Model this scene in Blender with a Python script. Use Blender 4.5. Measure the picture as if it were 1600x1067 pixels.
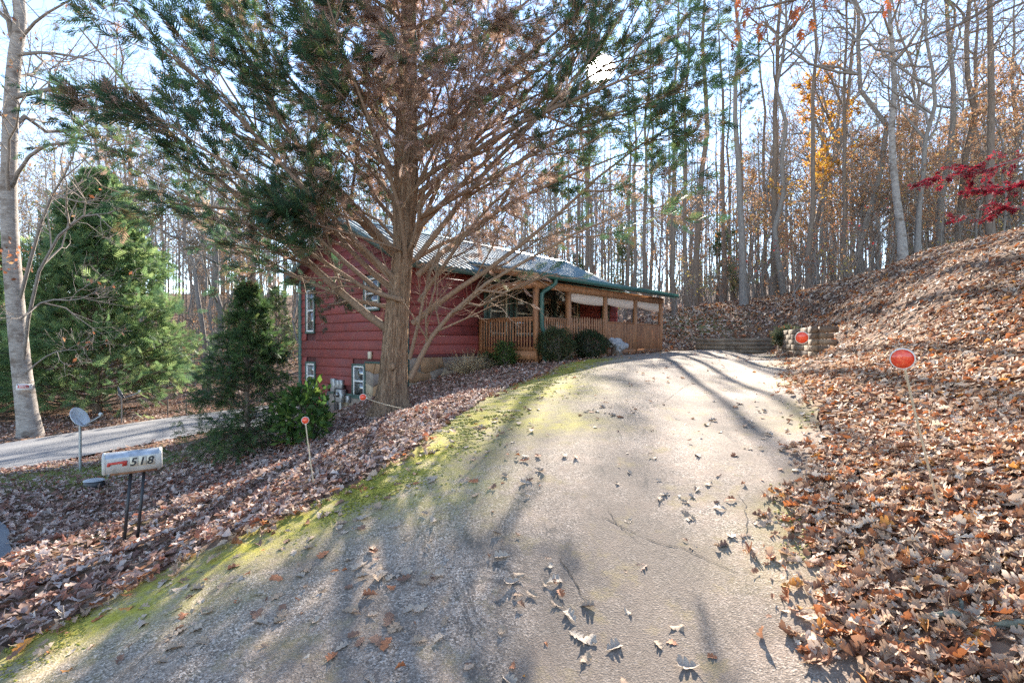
import bpy, math, random
import numpy as np
from mathutils import Vector, Matrix

# ------------------------------------------------------------------ camera, sky, sun, exposure
SC = bpy.context.scene
COL = SC.collection
for o in list(bpy.data.objects):
    bpy.data.objects.remove(o)

cam_d = bpy.data.cameras.new('camera')
cam = bpy.data.objects.new('camera', cam_d)
COL.objects.link(cam)
cam_d.sensor_width = 36.0
cam_d.lens = 18.0
cam_d.clip_start = 0.05
cam_d.clip_end = 2000.0
cam.location = (0, 0, 0)                       # z = 0 is the eye level of the photographer
cam.rotation_euler = (math.radians(90), 0, 0)
SC.camera = cam

SUN_AZ = math.atan2(138.0, 800.0)              # to the right of straight ahead (+Y)
SUN_EL = math.atan2(425.0, math.hypot(800.0, 138.0))
SUN_DIR = Vector((math.sin(SUN_AZ) * math.cos(SUN_EL), math.cos(SUN_AZ) * math.cos(SUN_EL), math.sin(SUN_EL)))

world = bpy.data.worlds.new('World')
SC.world = world
world.use_nodes = True
wn, wl = world.node_tree.nodes, world.node_tree.links
bg = wn['Background']
sky = wn.new('ShaderNodeTexSky')
sky.sky_type = 'NISHITA'
sky.sun_disc = False
sky.sun_elevation = SUN_EL
sky.sun_rotation = SUN_AZ
sky.altitude = 1500
sky.air_density = 1.0
sky.dust_density = 0.0
sky.ozone_density = 2.0
bg.inputs['Strength'].default_value = 0.125
tint = wn.new('ShaderNodeMix'); tint.data_type = 'RGBA'; tint.blend_type = 'MULTIPLY'
tint.inputs[0].default_value = 1.0
tint.inputs[7].default_value = (1.12, 1.0, 0.91, 1)          # the photograph's white balance
wl.new(sky.outputs[0], tint.inputs[6])
wl.new(tint.outputs[2], bg.inputs['Color'])
# the sun itself, a small bright disc with a narrow aureole, where the sun lamp shines from
tc = wn.new('ShaderNodeTexCoord')
dotn = wn.new('ShaderNodeVectorMath'); dotn.operation = 'DOT_PRODUCT'
nrm = wn.new('ShaderNodeVectorMath'); nrm.operation = 'NORMALIZE'
wl.new(tc.outputs['Generated'], nrm.inputs[0])
wl.new(nrm.outputs[0], dotn.inputs[0])
dotn.inputs[1].default_value = SUN_DIR
disc = wn.new('ShaderNodeMapRange'); disc.interpolation_type = 'SMOOTHSTEP'
disc.inputs['From Min'].default_value = math.cos(math.radians(1.5))
disc.inputs['From Max'].default_value = math.cos(math.radians(0.15))
disc.inputs['To Min'].default_value = 0.0
disc.inputs['To Max'].default_value = 14.0
wl.new(dotn.outputs['Value'], disc.inputs['Value'])
bg2 = wn.new('ShaderNodeBackground')
bg2.inputs['Color'].default_value = (1.0, 0.95, 0.86, 1)
wl.new(disc.outputs[0], bg2.inputs['Strength'])
addsh = wn.new('ShaderNodeAddShader')
wl.new(bg.outputs[0], addsh.inputs[0])
wl.new(bg2.outputs[0], addsh.inputs[1])
wl.new(addsh.outputs[0], wn['World Output'].inputs['Surface'])

sun_d = bpy.data.lights.new('sun', 'SUN')
sun_d.energy = 4.8
sun_d.angle = math.radians(0.53)
sun_d.color = (1.0, 0.93, 0.82)
sun = bpy.data.objects.new('sun', sun_d)
COL.objects.link(sun)
sun.rotation_euler = (-SUN_DIR).to_track_quat('-Z', 'Y').to_euler()

SC.view_settings.view_transform = 'Standard'
SC.view_settings.look = 'None'
SC.view_settings.exposure = 2.3
SC.view_settings.gamma = 1.0
SC.view_settings.use_curve_mapping = False
SC.render.engine = 'CYCLES'
SC.cycles.max_bounces = 5
SC.cycles.diffuse_bounces = 3
SC.cycles.transmission_bounces = 3
SC.cycles.use_denoising = False        # the grain stays finer than a denoiser's smear
SC.cycles.sample_clamp_indirect = 2.5
SC.cycles.caustics_reflective = False
SC.cycles.caustics_refractive = False
SC.cycles.use_adaptive_sampling = False
SC.cycles.pixel_filter_type = 'BLACKMAN_HARRIS'
SC.cycles.filter_width = 1.5

# ------------------------------------------------------------------ helpers
def nrmz(a):
    a = np.asarray(a, float)
    return a / np.maximum(np.linalg.norm(a, axis=-1, keepdims=True), 1e-9)

def mesh_from(name, V, Fs, cols=None, smooth=False, mats=()):
    V = np.ascontiguousarray(V, np.float32).reshape(-1, 3)
    me = bpy.data.meshes.new(name)
    me.vertices.add(len(V))
    me.vertices.foreach_set('co', V.ravel())
    loops = np.concatenate([np.asarray(f, np.int32).ravel() for f in Fs])
    sizes = np.concatenate([np.full(len(f), np.asarray(f).shape[1], np.int32) for f in Fs])
    starts = np.concatenate([[0], np.cumsum(sizes)[:-1]]).astype(np.int32)
    me.loops.add(len(loops))
    me.loops.foreach_set('vertex_index', loops)
    me.polygons.add(len(sizes))
    me.polygons.foreach_set('loop_start', starts)
    if smooth:
        me.polygons.foreach_set('use_smooth', np.ones(len(sizes), bool))
    me.update(calc_edges=True)
    if cols is not None:
        c = np.ones((len(V), 4), np.float32)
        cc = np.asarray(cols, np.float32)
        c[:, :cc.shape[1]] = cc
        at = me.color_attributes.new('Col', 'FLOAT_COLOR', 'POINT')
        at.data.foreach_set('color', c.ravel())
    for m in mats:
        me.materials.append(m)
    return me

def link(name, data, parent=None, label=None, cat=None, group=None, kind=None, loc=None, rotz=None):
    o = bpy.data.objects.new(name, data)
    COL.objects.link(o)
    if parent is not None:
        o.parent = parent
    if loc is not None:
        o.location = loc
    if rotz is not None:
        o.rotation_euler = (0, 0, rotz)
    tag(o, label, cat, group, kind)
    return o

def tag(o, label=None, cat=None, group=None, kind=None):
    if label: o['label'] = label
    if cat: o['category'] = cat
    if group: o['group'] = group
    if kind: o['kind'] = kind
    return o

def copy_tree(o, parent=None):
    c = o.copy()
    COL.objects.link(c)
    c.parent = parent
    for ch in o.children:
        copy_tree(ch, c)
    return c

class MB:
    """collects shapes for ONE mesh"""
    def __init__(s):
        s.V, s.F, s.C, s.n = [], {}, [], 0
    def add(s, V, F, col=None):
        V = np.asarray(V, float).reshape(-1, 3)
        if not isinstance(F, list) or (len(F) and not isinstance(F[0], np.ndarray)):
            F = [np.asarray(F)]
        for f in F:
            s.F.setdefault(f.shape[1], []).append(f + s.n)
        if col is None:
            col = (1, 1, 1)
        c = np.asarray(col, float)
        s.C.append(np.tile(c[:3], (len(V), 1)) if c.ndim == 1 else c[:, :3])
        s.V.append(V)
        s.n += len(V)
        return s
    def box(s, a, b, col=None):
        (x0, y0, z0), (x1, y1, z1) = a, b
        V = [(x0,y0,z0),(x1,y0,z0),(x1,y1,z0),(x0,y1,z0),(x0,y0,z1),(x1,y0,z1),(x1,y1,z1),(x0,y1,z1)]
        return s.add(V, BOXF, col)
    def fbox(s, f, a, b, ch=0.0, col=None):
        """box in wall coordinates (along, outward, up) mapped by f; its outer edges chamfered by ch"""
        (x0, y0, z0), (x1, y1, z1) = a, b
        if ch <= 0:
            V = [(x0,y0,z0),(x1,y0,z0),(x1,y1,z0),(x0,y1,z0),(x0,y0,z1),(x1,y0,z1),(x1,y1,z1),(x0,y1,z1)]
            return s.add([f(*v) for v in V], BOXF, col)
        V = []
        for (d, e) in ((y0, 0), (y1 - ch, 0), (y1, ch)):
            V += [(x0+e,d,z0+e),(x1-e,d,z0+e),(x1-e,d,z1-e),(x0+e,d,z1-e)]
        F = []
        for k in (0, 4):
            for i in range(4):
                j = (i+1) % 4
                F.append((k+i, k+j, k+4+j, k+4+i))
        F.append((8, 9, 10, 11)); F.append((3, 2, 1, 0))
        return s.add([f(*v) for v in V], np.array(F), col)
    def tube(s, P, R, n=8, cap=True, col=None):
        P = np.asarray(P, float); R = np.broadcast_to(np.asarray(R, float), (len(P),))
        V, F = tubes(P[None], R[None], n)
        s.add(V, F, col)
        if cap:
            m = len(P)
            s.add(V[:n], np.array([list(range(n))]) if n > 2 else np.zeros((0, 3), int), col)
            s.add(V[(m-1)*n:], np.array([list(range(n))[::-1]]), col)
        return s
    def lathe(s, prof, n=16, M=None, col=None):
        """prof: list of (r, z)"""
        a = np.linspace(0, 2*np.pi, n, endpoint=False)
        V = np.array([[(r*math.cos(t), r*math.sin(t), z) for t in a] for r, z in prof]).reshape(-1, 3)
        if M is not None:
            V = V @ np.array(M.to_3x3()).T + np.array(M.translation)
        m = len(prof)
        i = np.arange(n); j = (i+1) % n
        F = np.concatenate([np.stack([k*n+i, k*n+j, (k+1)*n+j, (k+1)*n+i], 1) for k in range(m-1)])
        return s.add(V, F, col)
    def mesh(s, name, mat, smooth=False):
        return mesh_from(name, np.concatenate(s.V), [np.concatenate(v) for v in s.F.values()], np.concatenate(s.C), smooth, [mat] if mat else [])
    def build(s, name, mat, parent=None, smooth=False, **kw):
        return link(name, s.mesh(name, mat, smooth), parent, **kw)

BOXF = np.array([(0,3,2,1),(4,5,6,7),(0,1,5,4),(1,2,6,5),(2,3,7,6),(3,0,4,7)])

def tubes(P, R, n):
    """k tubes at once: P (k,m,3), R (k,m) -> V, F"""
    k, m, _ = P.shape
    T = nrmz(np.gradient(P, axis=1))
    mean = nrmz(P[:, -1] - P[:, 0])
    ref = np.where(np.abs(mean[:, 2:3]) > 0.8, np.array([[1., 0, 0]]), np.array([[0, 0, 1.]]))
    N = nrmz(np.cross(T, ref[:, None, :]))
    Bn = np.cross(T, N)
    a = np.linspace(0, 2*np.pi, n, endpoint=False)
    V = P[:, :, None, :] + R[:, :, None, None] * (np.cos(a)[None, None, :, None]*N[:, :, None, :] + np.sin(a)[None, None, :, None]*Bn[:, :, None, :])
    base = (np.arange(k)*m*n)[:, None, None] + (np.arange(m-1)*n)[None, :, None]
    i = np.arange(n)[None, None, :]; j = ((np.arange(n)+1) % n)[None, None, :]
    F = np.stack([base+i, base+j, base+n+j, base+n+i], -1).reshape(-1, 4)
    return V.reshape(-1, 3), F

def scatter(tV, tF, pos, X, Z, size):
    """copies of a template (x = axis, z = normal) at pos with axis X and normal near Z -> V (k*nv,3), F"""
    X = nrmz(X); Y = nrmz(np.cross(Z, X)); Zz = np.cross(X, Y)
    size = np.asarray(size, float)
    if size.ndim == 1:
        size = size[:, None]
    if tV.ndim == 2:
        tV = np.broadcast_to(tV, (len(pos),) + tV.shape)
    L = tV * size[:, None, :]
    V = pos[:, None, :] + L[..., 0:1]*X[:, None, :] + L[..., 1:2]*Y[:, None, :] + L[..., 2:3]*Zz[:, None, :]
    nv = tV.shape[1]
    F = (tF[None] + (np.arange(len(pos))*nv)[:, None, None]).reshape(-1, tF.shape[1])
    return V.reshape(-1, 3), F

def branch_level(rng, P, R, L, npc, f0, f1, a0, a1, lr, m, up, wob, rr, taper=0.55, flat=0.0):
    """children of every branch in (P,R,L)"""
    k, mp, _ = P.shape
    idx = np.repeat(np.arange(k), npc)
    f = rng.uniform(f0, f1, len(idx))
    g = f*(mp-1); i = np.minimum(g.astype(int), mp-2); w = (g-i)[:, None]
    pos = P[idx, i]*(1-w) + P[idx, i+1]*w
    T = nrmz(P[idx, i+1]-P[idx, i])
    rp = R[idx, i]*(1-w[:, 0]) + R[idx, i+1]*w[:, 0]
    rv = rng.normal(size=(len(idx), 3)); rv[:, 2] *= (1-flat)
    perp = nrmz(np.cross(T, np.cross(rv, T)))
    a = rng.uniform(a0, a1, len(idx))[:, None]
    D = nrmz(np.cos(a)*T + np.sin(a)*perp)
    ln = L[idx]*lr*rng.uniform(0.65, 1.25, len(idx))*(1.2-taper*f)
    t = np.linspace(0, 1, m)
    Q = pos[:, None, :] + D[:, None, :]*(ln[:, None]*t)[..., None]
    Q[..., 2] += up*ln[:, None]*t**2
    wb = np.cumsum(rng.normal(size=Q.shape)*wob, axis=1); wb -= wb[:, :1]
    Q += wb*ln[:, None, None]
    r0 = np.minimum(rp*0.8, rr*ln)
    Rr = r0[:, None]*(1-0.82*t)[None]
    return Q, Rr, ln, idx, f

# ------------------------------------------------------------------ materials
def nodes(name):
    m = bpy.data.materials.new(name)
    m.use_nodes = True
    nt = m.node_tree
    b = nt.nodes['Principled BSDF']
    return m, nt, b

def N(nt, t, **kw):
    n = nt.nodes.new('ShaderNode' + t)
    for k, v in kw.items():
        if k in n.inputs:
            n.inputs[k].default_value = v
        else:
            setattr(n, k, v)
    return n

def ramp(nt, src, stops):
    r = nt.nodes.new('ShaderNodeValToRGB')
    els = r.color_ramp.elements
    while len(els) < len(stops):
        els.new(0.5)
    for e, (p, c) in zip(els, stops):
        e.position = p
        e.color = tuple(c) + (1,) if len(c) == 3 else c
    nt.links.new(src, r.inputs[0])
    return r.outputs[0]

def mixc(nt, fac, a, b, blend='MIX'):
    n = nt.nodes.new('ShaderNodeMix'); n.data_type = 'RGBA'; n.blend_type = blend
    for s, v in ((n.inputs[0], fac), (n.inputs[6], a), (n.inputs[7], b)):
        if isinstance(v, (int, float)):
            s.default_value = v
        elif isinstance(v, tuple):
            s.default_value = v if len(v) == 4 else v + (1,)
        else:
            nt.links.new(v, s)
    return n.outputs[2]

def coords(nt, scale=(1, 1, 1), kind='Object'):
    t = nt.nodes.new('ShaderNodeTexCoord')
    mp = nt.nodes.new('ShaderNodeMapping')
    mp.inputs['Scale'].default_value = scale
    nt.links.new(t.outputs[kind], mp.inputs[0])
    return mp.outputs[0]

def noise(nt, vec, scale, detail=4, rough=0.6, dist=0.0):
    n = N(nt, 'TexNoise', Scale=scale, Detail=detail, Roughness=rough, Distortion=dist)
    nt.links.new(vec, n.inputs['Vector'])
    return n.outputs['Fac']

def bump(nt, b, h, strength=0.4, dist=0.02):
    n = N(nt, 'Bump', Strength=strength, Distance=dist)
    nt.links.new(h, n.inputs['Height'])
    nt.links.new(n.outputs[0], b.inputs['Normal'])

def mat_plain(name, col, rough=0.6, metal=0.0, var=0.12, scale=6.0, bmp=0.15, stretch=(1, 1, 1)):
    m, nt, b = nodes(name)
    v = coords(nt, stretch)
    n = noise(nt, v, scale, 5)
    c = ramp(nt, n, [(0.25, tuple(max(0, x*(1-var*2)) for x in col)), (0.75, tuple(min(1, x*(1+var)) for x in col))])
    nt.links.new(c, b.inputs['Base Color'])
    b.inputs['Roughness'].default_value = rough
    b.inputs['Metallic'].default_value = metal
    if bmp:
        bump(nt, b, noise(nt, v, scale*6, 3), bmp, 0.01)
    return m

def mat_attr_leaf(name, transl=0.35, rough=0.7):
    """colour comes from each leaf's own colour attribute, a little light passes through"""
    m, nt, b = nodes(name)
    a = N(nt, 'VertexColor', layer_name='Col')
    nt.links.new(a.outputs[0], b.inputs['Base Color'])
    b.inputs['Roughness'].default_value = rough
    b.inputs['Specular IOR Level'].default_value = 0.25
    tr = N(nt, 'BsdfTranslucent')
    nt.links.new(a.outputs[0], tr.inputs['Color'])
    mx = N(nt, 'MixShader', Fac=transl)
    nt.links.new(b.outputs[0], mx.inputs[1]); nt.links.new(tr.outputs[0], mx.inputs[2])
    nt.links.new(mx.outputs[0], nt.nodes['Material Output'].inputs['Surface'])
    return m

def mat_bark(name, c0, c1, scale=3.0, stretch=(4, 4, 0.6), bmp=0.8, spots=None):
    m, nt, b = nodes(name)
    v = coords(nt, stretch)
    n1 = noise(nt, v, scale*2.2, 6, 0.7, 0.4)
    c = ramp(nt, n1, [(0.28, c0), (0.72, c1)])
    if spots:
        n2 = noise(nt, coords(nt, (1, 1, 1.3)), 2.2, 4, 0.65)
        c = mixc(nt, ramp(nt, n2, [(0.5, (0, 0, 0)), (0.66, (1, 1, 1))]), c, spots)
    nt.links.new(c, b.inputs['Base Color'])
    b.inputs['Roughness'].default_value = 0.9
    b.inputs['Specular IOR Level'].default_value = 0.15
    bump(nt, b, n1, bmp, 0.03)
    return m

M = {}
M['leaf'] = mat_attr_leaf('dry_leaf', 0.22)
M['needle'] = mat_attr_leaf('evergreen_foliage', 0.42, 0.6)
M['bright_leaf'] = mat_attr_leaf('autumn_leaf', 0.45)
M['bark_cedar'] = mat_bark('cedar_bark', (0.06, 0.03, 0.018), (0.52, 0.35, 0.225), 2.9, (6, 6, 0.38), 1.6)
M['bark_limb'] = mat_bark('cedar_limb_bark', (0.14, 0.09, 0.06), (0.34, 0.235, 0.16), 5, (3, 3, 3), 0.5)
M['bark_pale'] = mat_bark('pale_bark', (0.16, 0.13, 0.11), (0.46, 0.41, 0.36), 2.4, (1.2, 1.2, 4.5), 0.5, (0.15, 0.115, 0.09))
M['bark_grey'] = mat_bark('grey_bark', (0.12, 0.10, 0.085), (0.33, 0.29, 0.25), 2.5, (4, 4, 0.8), 0.6)
M['bark_brown'] = mat_bark('brown_bark', (0.10, 0.072, 0.054), (0.28, 0.215, 0.165), 2.5, (4, 4, 0.8), 0.7)
M['twig'] = mat_plain('twig', (0.27, 0.22, 0.18), 0.9, bmp=0)

# ------------------------------------------------------------------ terrain
LEFT = [(-9,-4),(-6.2,.5),(-4.3,2.3),(-3.27,3.27),(-2.52,4.04),(-1.87,4.67),(-1.32,5.4),(-.85,6.8),(0,9.6),(.6,11.2),(1.11,12.7),(2.0,14.9),(2.75,16.3),(3.75,17.65),(5.25,19.5),(6.75,21.45),(7.5,22.5)]
RIGHT = [(1.6,-4),(1.6,0),(1.7,1.6),(1.85,2.5),(2.16,3.53),(2.45,4.3),(2.95,5.1),(3.8,6.6),(5.1,9.1),(5.9,10.8),(6.6,12.2),(7.3,13.4),(8.0,14.5),(8.8,16.6),(9.9,19.2),(10.8,21.3),(11.1,22.0)]
LZ = [-2.2,-2.1,-2.02,-1.95,-1.70,-1.50,-1.29,-1.08,-.84,-.73,-.62,-.55,-.51,-.47,-.44,-.43,-.42]
RZ = [-1.95,-1.75,-1.68,-1.61,-1.42,-1.26,-1.12,-.97,-.74,-.63,-.56,-.53,-.50,-.48,-.45,-.43,-.42]
CP = []
for (a, b, za, zb) in zip(LEFT, RIGHT, LZ, RZ):
    CP.append((a[0], a[1], za)); CP.append((b[0], b[1], zb))
    CP.append(((a[0]+b[0])/2, (a[1]+b[1])/2, (za+zb)/2 + 0.05))
CP += [ # left bank, verge, lane
    (-3.7,5,-1.92),(-2.3,5.5,-1.52),(-4.6,4.6,-2.02),(-5.3,5.4,-2.15),(-7.75,7.75,-2.25),(-6,3,-2.1),(-10,2,-2.15),(-14,4,-2.25),
    (-2.85,8.15,-1.58),(-2.4,10,-1.42),(-4.9,9.1,-1.95),(-3.9,9.4,-1.75),(-1.4,8.6,-1.08),(-.9,10.5,-1.0),(-8.4,9.9,-2.5),(-6.2,7.4,-2.25),
    (-9.9,11.6,-2.6),(-11.4,10.3,-2.6),(-13.1,13.1,-2.6),(-9.1,14.3,-2.62),(-10.9,17.5,-2.66),(-12.6,16.5,-2.6),(-8.6,20,-2.8),(-14,20,-2.7),
    (-6.3,12,-2.35),(-2.97,14.2,-1.28),(-5.2,16.2,-2.25),(-7.5,18.2,-2.9),(-1.09,16.3,-.92),(.3,14.5,-.68),(-.5,13,-.86),
    (-7,24,-2.9),(-2,26,-2.0),(3,28,-.8),(4.8,23.3,-.44),
    # right bank
    (2.85,3.4,-1.15),(4,4,-.84),(3.2,2.4,-1.02),(5.2,2.4,-.2),(6.5,6.5,.02),(5.2,7.6,-.52),(8.4,8.4,1.12),(10,10,2.05),(8,3.5,1.4),(12,3,2.5),(13,10,2.7),(17,8,3.1),
    (3,0,-1.25),(5,-2,-.4),(8,-3,1.0),(7,10.2,.0),(8.4,11.8,.55),(7.9,13.2,-.56),(8.15,14.6,-.53),(8.6,15.8,-.51),(9.1,17.2,-.49),(9.0,13.4,.12),(9.4,14.2,.42),(7.7,12.4,-.40),(10.2,13.6,1.3),(11.3,14,2.0),(13,18,2.45),(10.6,17.2,.5),(11.8,20,.55),(12.6,22,1.35),(13.6,24,2.15),
    (8,24.2,.05),(10,24.2,.25),(11,27,1.6),(8,28.5,1.45),(12,31,2.2),(9,33,1.9),(5,31,.6),(16,28,2.7),(18,18,3.0),
    # wood and hills
    (20,40,3.2),(10,42,2.7),(0,40,.6),(-6,36,-1.4),(-16,32,-2.5),(-25,26,-2.4),(-30,45,-1.6),(-12,50,-.8),(-22,70,2.5),(0,70,3.5),(40,55,6),(45,72,9),(20,70,5),
    (-60,120,12),(0,120,10),(60,120,14),(-120,60,8),(-60,0,-2.5),(-60,-60,-3),(0,-60,-4),(60,-60,4),(60,0,7),(120,60,16),(35,20,4.5),(0,-12,-2.4),(-20,-12,-2.5)]
CP = np.array(CP, float)
def _phi(r2):
    return np.where(r2 > 1e-9, 0.5*r2*np.log(np.maximum(r2, 1e-9)), 0.0)
_n = len(CP)
_A = np.zeros((_n+3, _n+3))
_d2 = ((CP[:, None, :2]-CP[None, :, :2])**2).sum(-1)
_A[:_n, :_n] = _phi(_d2) + np.eye(_n)*0.02
_A[:_n, _n] = 1; _A[:_n, _n+1:] = CP[:, :2]
_A[_n, :_n] = 1; _A[_n+1:, :_n] = CP[:, :2].T
_W = np.linalg.solve(_A, np.concatenate([CP[:, 2], [0, 0, 0]]))
def H(x, y):
    x = np.asarray(x, float); y = np.asarray(y, float)
    sh = x.shape
    x = x.ravel(); y = y.ravel()
    r = np.hypot(x, y-20)
    k = np.minimum(1, 105/np.maximum(r, 1e-6))
    xx = x*k; yy = 20+(y-20)*k
    out = np.empty(len(x))
    for i in range(0, len(x), 20000):
        s = slice(i, i+20000)
        d2 = (xx[s, None]-CP[None, :, 0])**2 + (yy[s, None]-CP[None, :, 1])**2
        out[s] = _phi(d2) @ _W[:_n] + _W[_n] + xx[s]*_W[_n+1] + yy[s]*_W[_n+2]
    out += np.maximum(0, r-105)*0.02
    return out.reshape(sh)
def h1(x, y):
    return float(H(np.array([x]), np.array([y]))[0])
def normalH(x, y):
    e = 0.15
    dx = (H(x+e, y)-H(x-e, y))/(2*e); dy = (H(x, y+e)-H(x, y-e))/(2*e)
    return nrmz(np.stack([-dx, -dy, np.ones_like(dx)], -1))

def spline(P, n):
    P = np.asarray(P, float)
    Q = np.vstack([2*P[0]-P[1], P, 2*P[-1]-P[-2]])
    t = np.linspace(0, len(P)-1, n); i = np.minimum(t.astype(int), len(P)-2); u = (t-i)[:, None]
    p0, p1, p2, p3 = Q[i], Q[i+1], Q[i+2], Q[i+3]
    return 0.5*((2*p1)+(-p0+p2)*u+(2*p0-5*p1+4*p2-p3)*u**2+(-p0+3*p1-3*p2+p3)*u**3)

def inside(poly, x, y):
    poly = np.asarray(poly); c = np.zeros(np.shape(x), bool)
    xj, yj = poly[-1]
    for xi, yi in poly:
        cond = (yi > y) != (yj > y)
        c ^= cond & (x < (xj-xi)*(y-yi)/((yj-yi) if yj != yi else 1e-9)+xi)
        xj, yj = xi, yi
    return c

NL = 200
rng = np.random.default_rng(5)
dl = spline(LEFT, NL); dr = spline(RIGHT, NL)
wv = np.cumsum(rng.normal(size=(NL, 2))*0.02, 0); wv -= np.linspace(0, 1, NL)[:, None]*wv[-1]
dl = dl + np.clip(wv, -.10, .10); dr = dr + np.clip(wv[::-1]*1.3, -.14, .14)
DRIVE_POLY = np.vstack([dl, dr[::-1]])
LANE_C = spline([(-19,1.5),(-14.2,7.0),(-12.0,10.2),(-11.3,12.5),(-10.6,15),(-9.9,18.5),(-9.3,23),(-9.2,29),(-10.5,38)], 70)
_t = nrmz(np.gradient(LANE_C, axis=0)); _nn = np.stack([-_t[:, 1], _t[:, 0]], 1)
LANE_W = 1.75
LANE_POLY = np.vstack([LANE_C+_nn*LANE_W, (LANE_C-_nn*LANE_W)[::-1]])
STREET_EDGE = spline([(-5.2,-12),(-5.4,-4),(-5.0,1.0),(-4.3,3.6),(-4.75,4.8),(-5.4,5.5),(-6.4,6.4),(-8.2,7.3),(-11.5,7.2)], 60)
STREET_POLY = np.vstack([STREET_EDGE, [(-16, 6.5), (-24, 4), (-24, -12)]])
AU = np.array([0.6585, 0.7526]); AV = np.array([-0.7526, 0.6585]); HC = np.array([-2.966, 14.295])
def hw(a, b):
    p = HC + AU*a + AV*b
    return p[0], p[1]
HOUSE_POLY = np.array([hw(0, 0), hw(2.85, 0), hw(2.85, -2.34), hw(11.2, -2.34), hw(11.7, 0), hw(11.7, 6), hw(0, 6)])

xs = np.concatenate([-np.geomspace(14.2, 420, 42)[::-1], np.arange(-14, 14.01, 0.2), np.geomspace(14.2, 420, 42)])
ys = np.concatenate([-np.geomspace(3.2, 200, 22)[::-1], np.arange(-3, 34.01, 0.2), np.geomspace(34.2, 460, 42)])
GX, GY = np.meshgrid(xs, ys)
GZ = H(GX, GY)
near = (np.abs(GX) < 16) & (GY < 36) & (GY > -4)
rough_n = sum(a*np.sin(GX*k1+p)*np.sin(GY*k2+q) for a, k1, k2, p, q in ((.03, 2.1, 1.7, 0, 1), (.02, 4.3, 3.9, 2, .4), (.012, 9.1, 8.3, 1, 2)))
ind = inside(DRIVE_POLY, GX, GY); inl = inside(LANE_POLY, GX, GY); ins = inside(STREET_POLY, GX, GY)
paved = ind | inl | ins
GZ = GZ + np.where(paved, -0.07, rough_n*0.8*near)
nx, ny = len(xs), len(ys)
iy, ix = np.meshgrid(np.arange(ny-1), np.arange(nx-1), indexing='ij')
q = (iy*nx+ix).ravel()
GF = np.stack([q, q+1, q+nx+1, q+nx], 1)
# where grass shows between the leaves (a property of the ground itself)
def blob(x, y, cx, cy, r):
    return np.exp(-((x-cx)**2+(y-cy)**2)/r**2)
grass = np.clip(blob(GX, GY, -8.3, 9.1, 1.3)+blob(GX, GY, -7.0, 9.6, 1.3)+.7*blob(GX, GY, -6.2, 11.5, 1.2)+.6*blob(GX, GY, -.6, 9.5, .5)+.5*blob(GX, GY, -4.4, 5.6, .5)+.6*blob(GX, GY, 9.3, 26, 1.8), 0, 1)
gcol = np.stack([grass.ravel(), 0*grass.ravel(), 0*grass.ravel()], 1)

m, nt, b = nodes('leafy_soil')
v = coords(nt)
att = N(nt, 'VertexColor', layer_name='Col'); sep = N(nt, 'SeparateColor'); nt.links.new(att.outputs[0], sep.inputs[0])
vo = N(nt, 'TexVoronoi', Scale=11.0); vo.feature = 'F1'; nt.links.new(v, vo.inputs['Vector'])
vs = N(nt, 'SeparateColor'); nt.links.new(vo.outputs['Color'], vs.inputs[0])
c = ramp(nt, vs.outputs[0], [(0.0, (.055, .032, .02)), (0.35, (.14, .085, .055)), (0.6, (.24, .165, .115)), (0.85, (.20, .085, .04)), (1.0, (.32, .23, .165))])
big = noise(nt, v, 0.35, 4)
c = mixc(nt, ramp(nt, big, [(.35, (0, 0, 0)), (.7, (.6, .6, .6))]), c, (.115, .07, .045))
gn = noise(nt, v, 9, 4)
mth = N(nt, 'Math', operation='MULTIPLY'); nt.links.new(sep.outputs[0], mth.inputs[0]); nt.links.new(ramp(nt, gn, [(.3, (.3, .3, .3)), (.6, (1.2, 1.2, 1.2))]), mth.inputs[1])
c = mixc(nt, mth.outputs[0], c, (.19, .20, .055))
nt.links.new(c, b.inputs['Base Color'])
b.inputs['Roughness'].default_value = 0.95
b.inputs['Specular IOR Level'].default_value = 0.1
bump(nt, b, vo.outputs['Distance'], 0.9, 0.05)
M['ground'] = m
gm = mesh_from('ground', np.stack([GX, GY, GZ], -1).reshape(-1, 3), [GF], gcol, True, [m])
link('ground', gm, kind='structure', label='leaf covered sloping ground of the yard and the wood')

# driveway sheet
NT = 56
tt = np.linspace(0, 1, NT)
DX = dl[:, None, :]*(1-tt)[None, :, None] + dr[:, None, :]*tt[None, :, None]
DZ = H(DX[..., 0], DX[..., 1])
DZ += 0.012*np.sin(DX[..., 0]*1.9+DX[..., 1]*.7)*np.sin(DX[..., 1]*1.3)
wid = np.linalg.norm(dr-dl, axis=1)[:, None]
dL = tt[None, :]*wid; dR = (1-tt)[None, :]*wid
moss = 1.6*np.exp(-(dL/0.7)**1.6)
st = np.linspace(0, len(LEFT)-1, NL)[:, None]
moss *= np.clip((st-2.2)/1.2, 0, 1)*np.clip((12.2-st)/1.5, 0, 1)
moss += .8*blob(DX[..., 0], DX[..., 1], .7, 8.6, .8) + .55*blob(DX[..., 0], DX[..., 1], .6, 9.9, .9) + .6*blob(DX[..., 0], DX[..., 1], .6, 6.4, .55) + .5*blob(DX[..., 0], DX[..., 1], -.2, 7.3, .7) + .42*blob(DX[..., 0], DX[..., 1], -.5, 4.6, .45) + .35*blob(DX[..., 0], DX[..., 1], 1.2, 13, .7)
moss2 = np.exp(-(dR/0.38)**1.3)*np.clip(np.sin(DX[..., 1]*2.1)+.35, 0, 1)*np.clip((st-3)/1.0, 0, 1)*.8
soil = np.exp(-(dR/0.30)**1.5) + .7*np.exp(-(dL/0.12)**2)
V = np.concatenate([DX, DZ[..., None]], -1).reshape(-1, 3)
i2, j2 = np.meshgrid(np.arange(NL-1), np.arange(NT-1), indexing='ij')
q = (i2*NT+j2).ravel()
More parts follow.
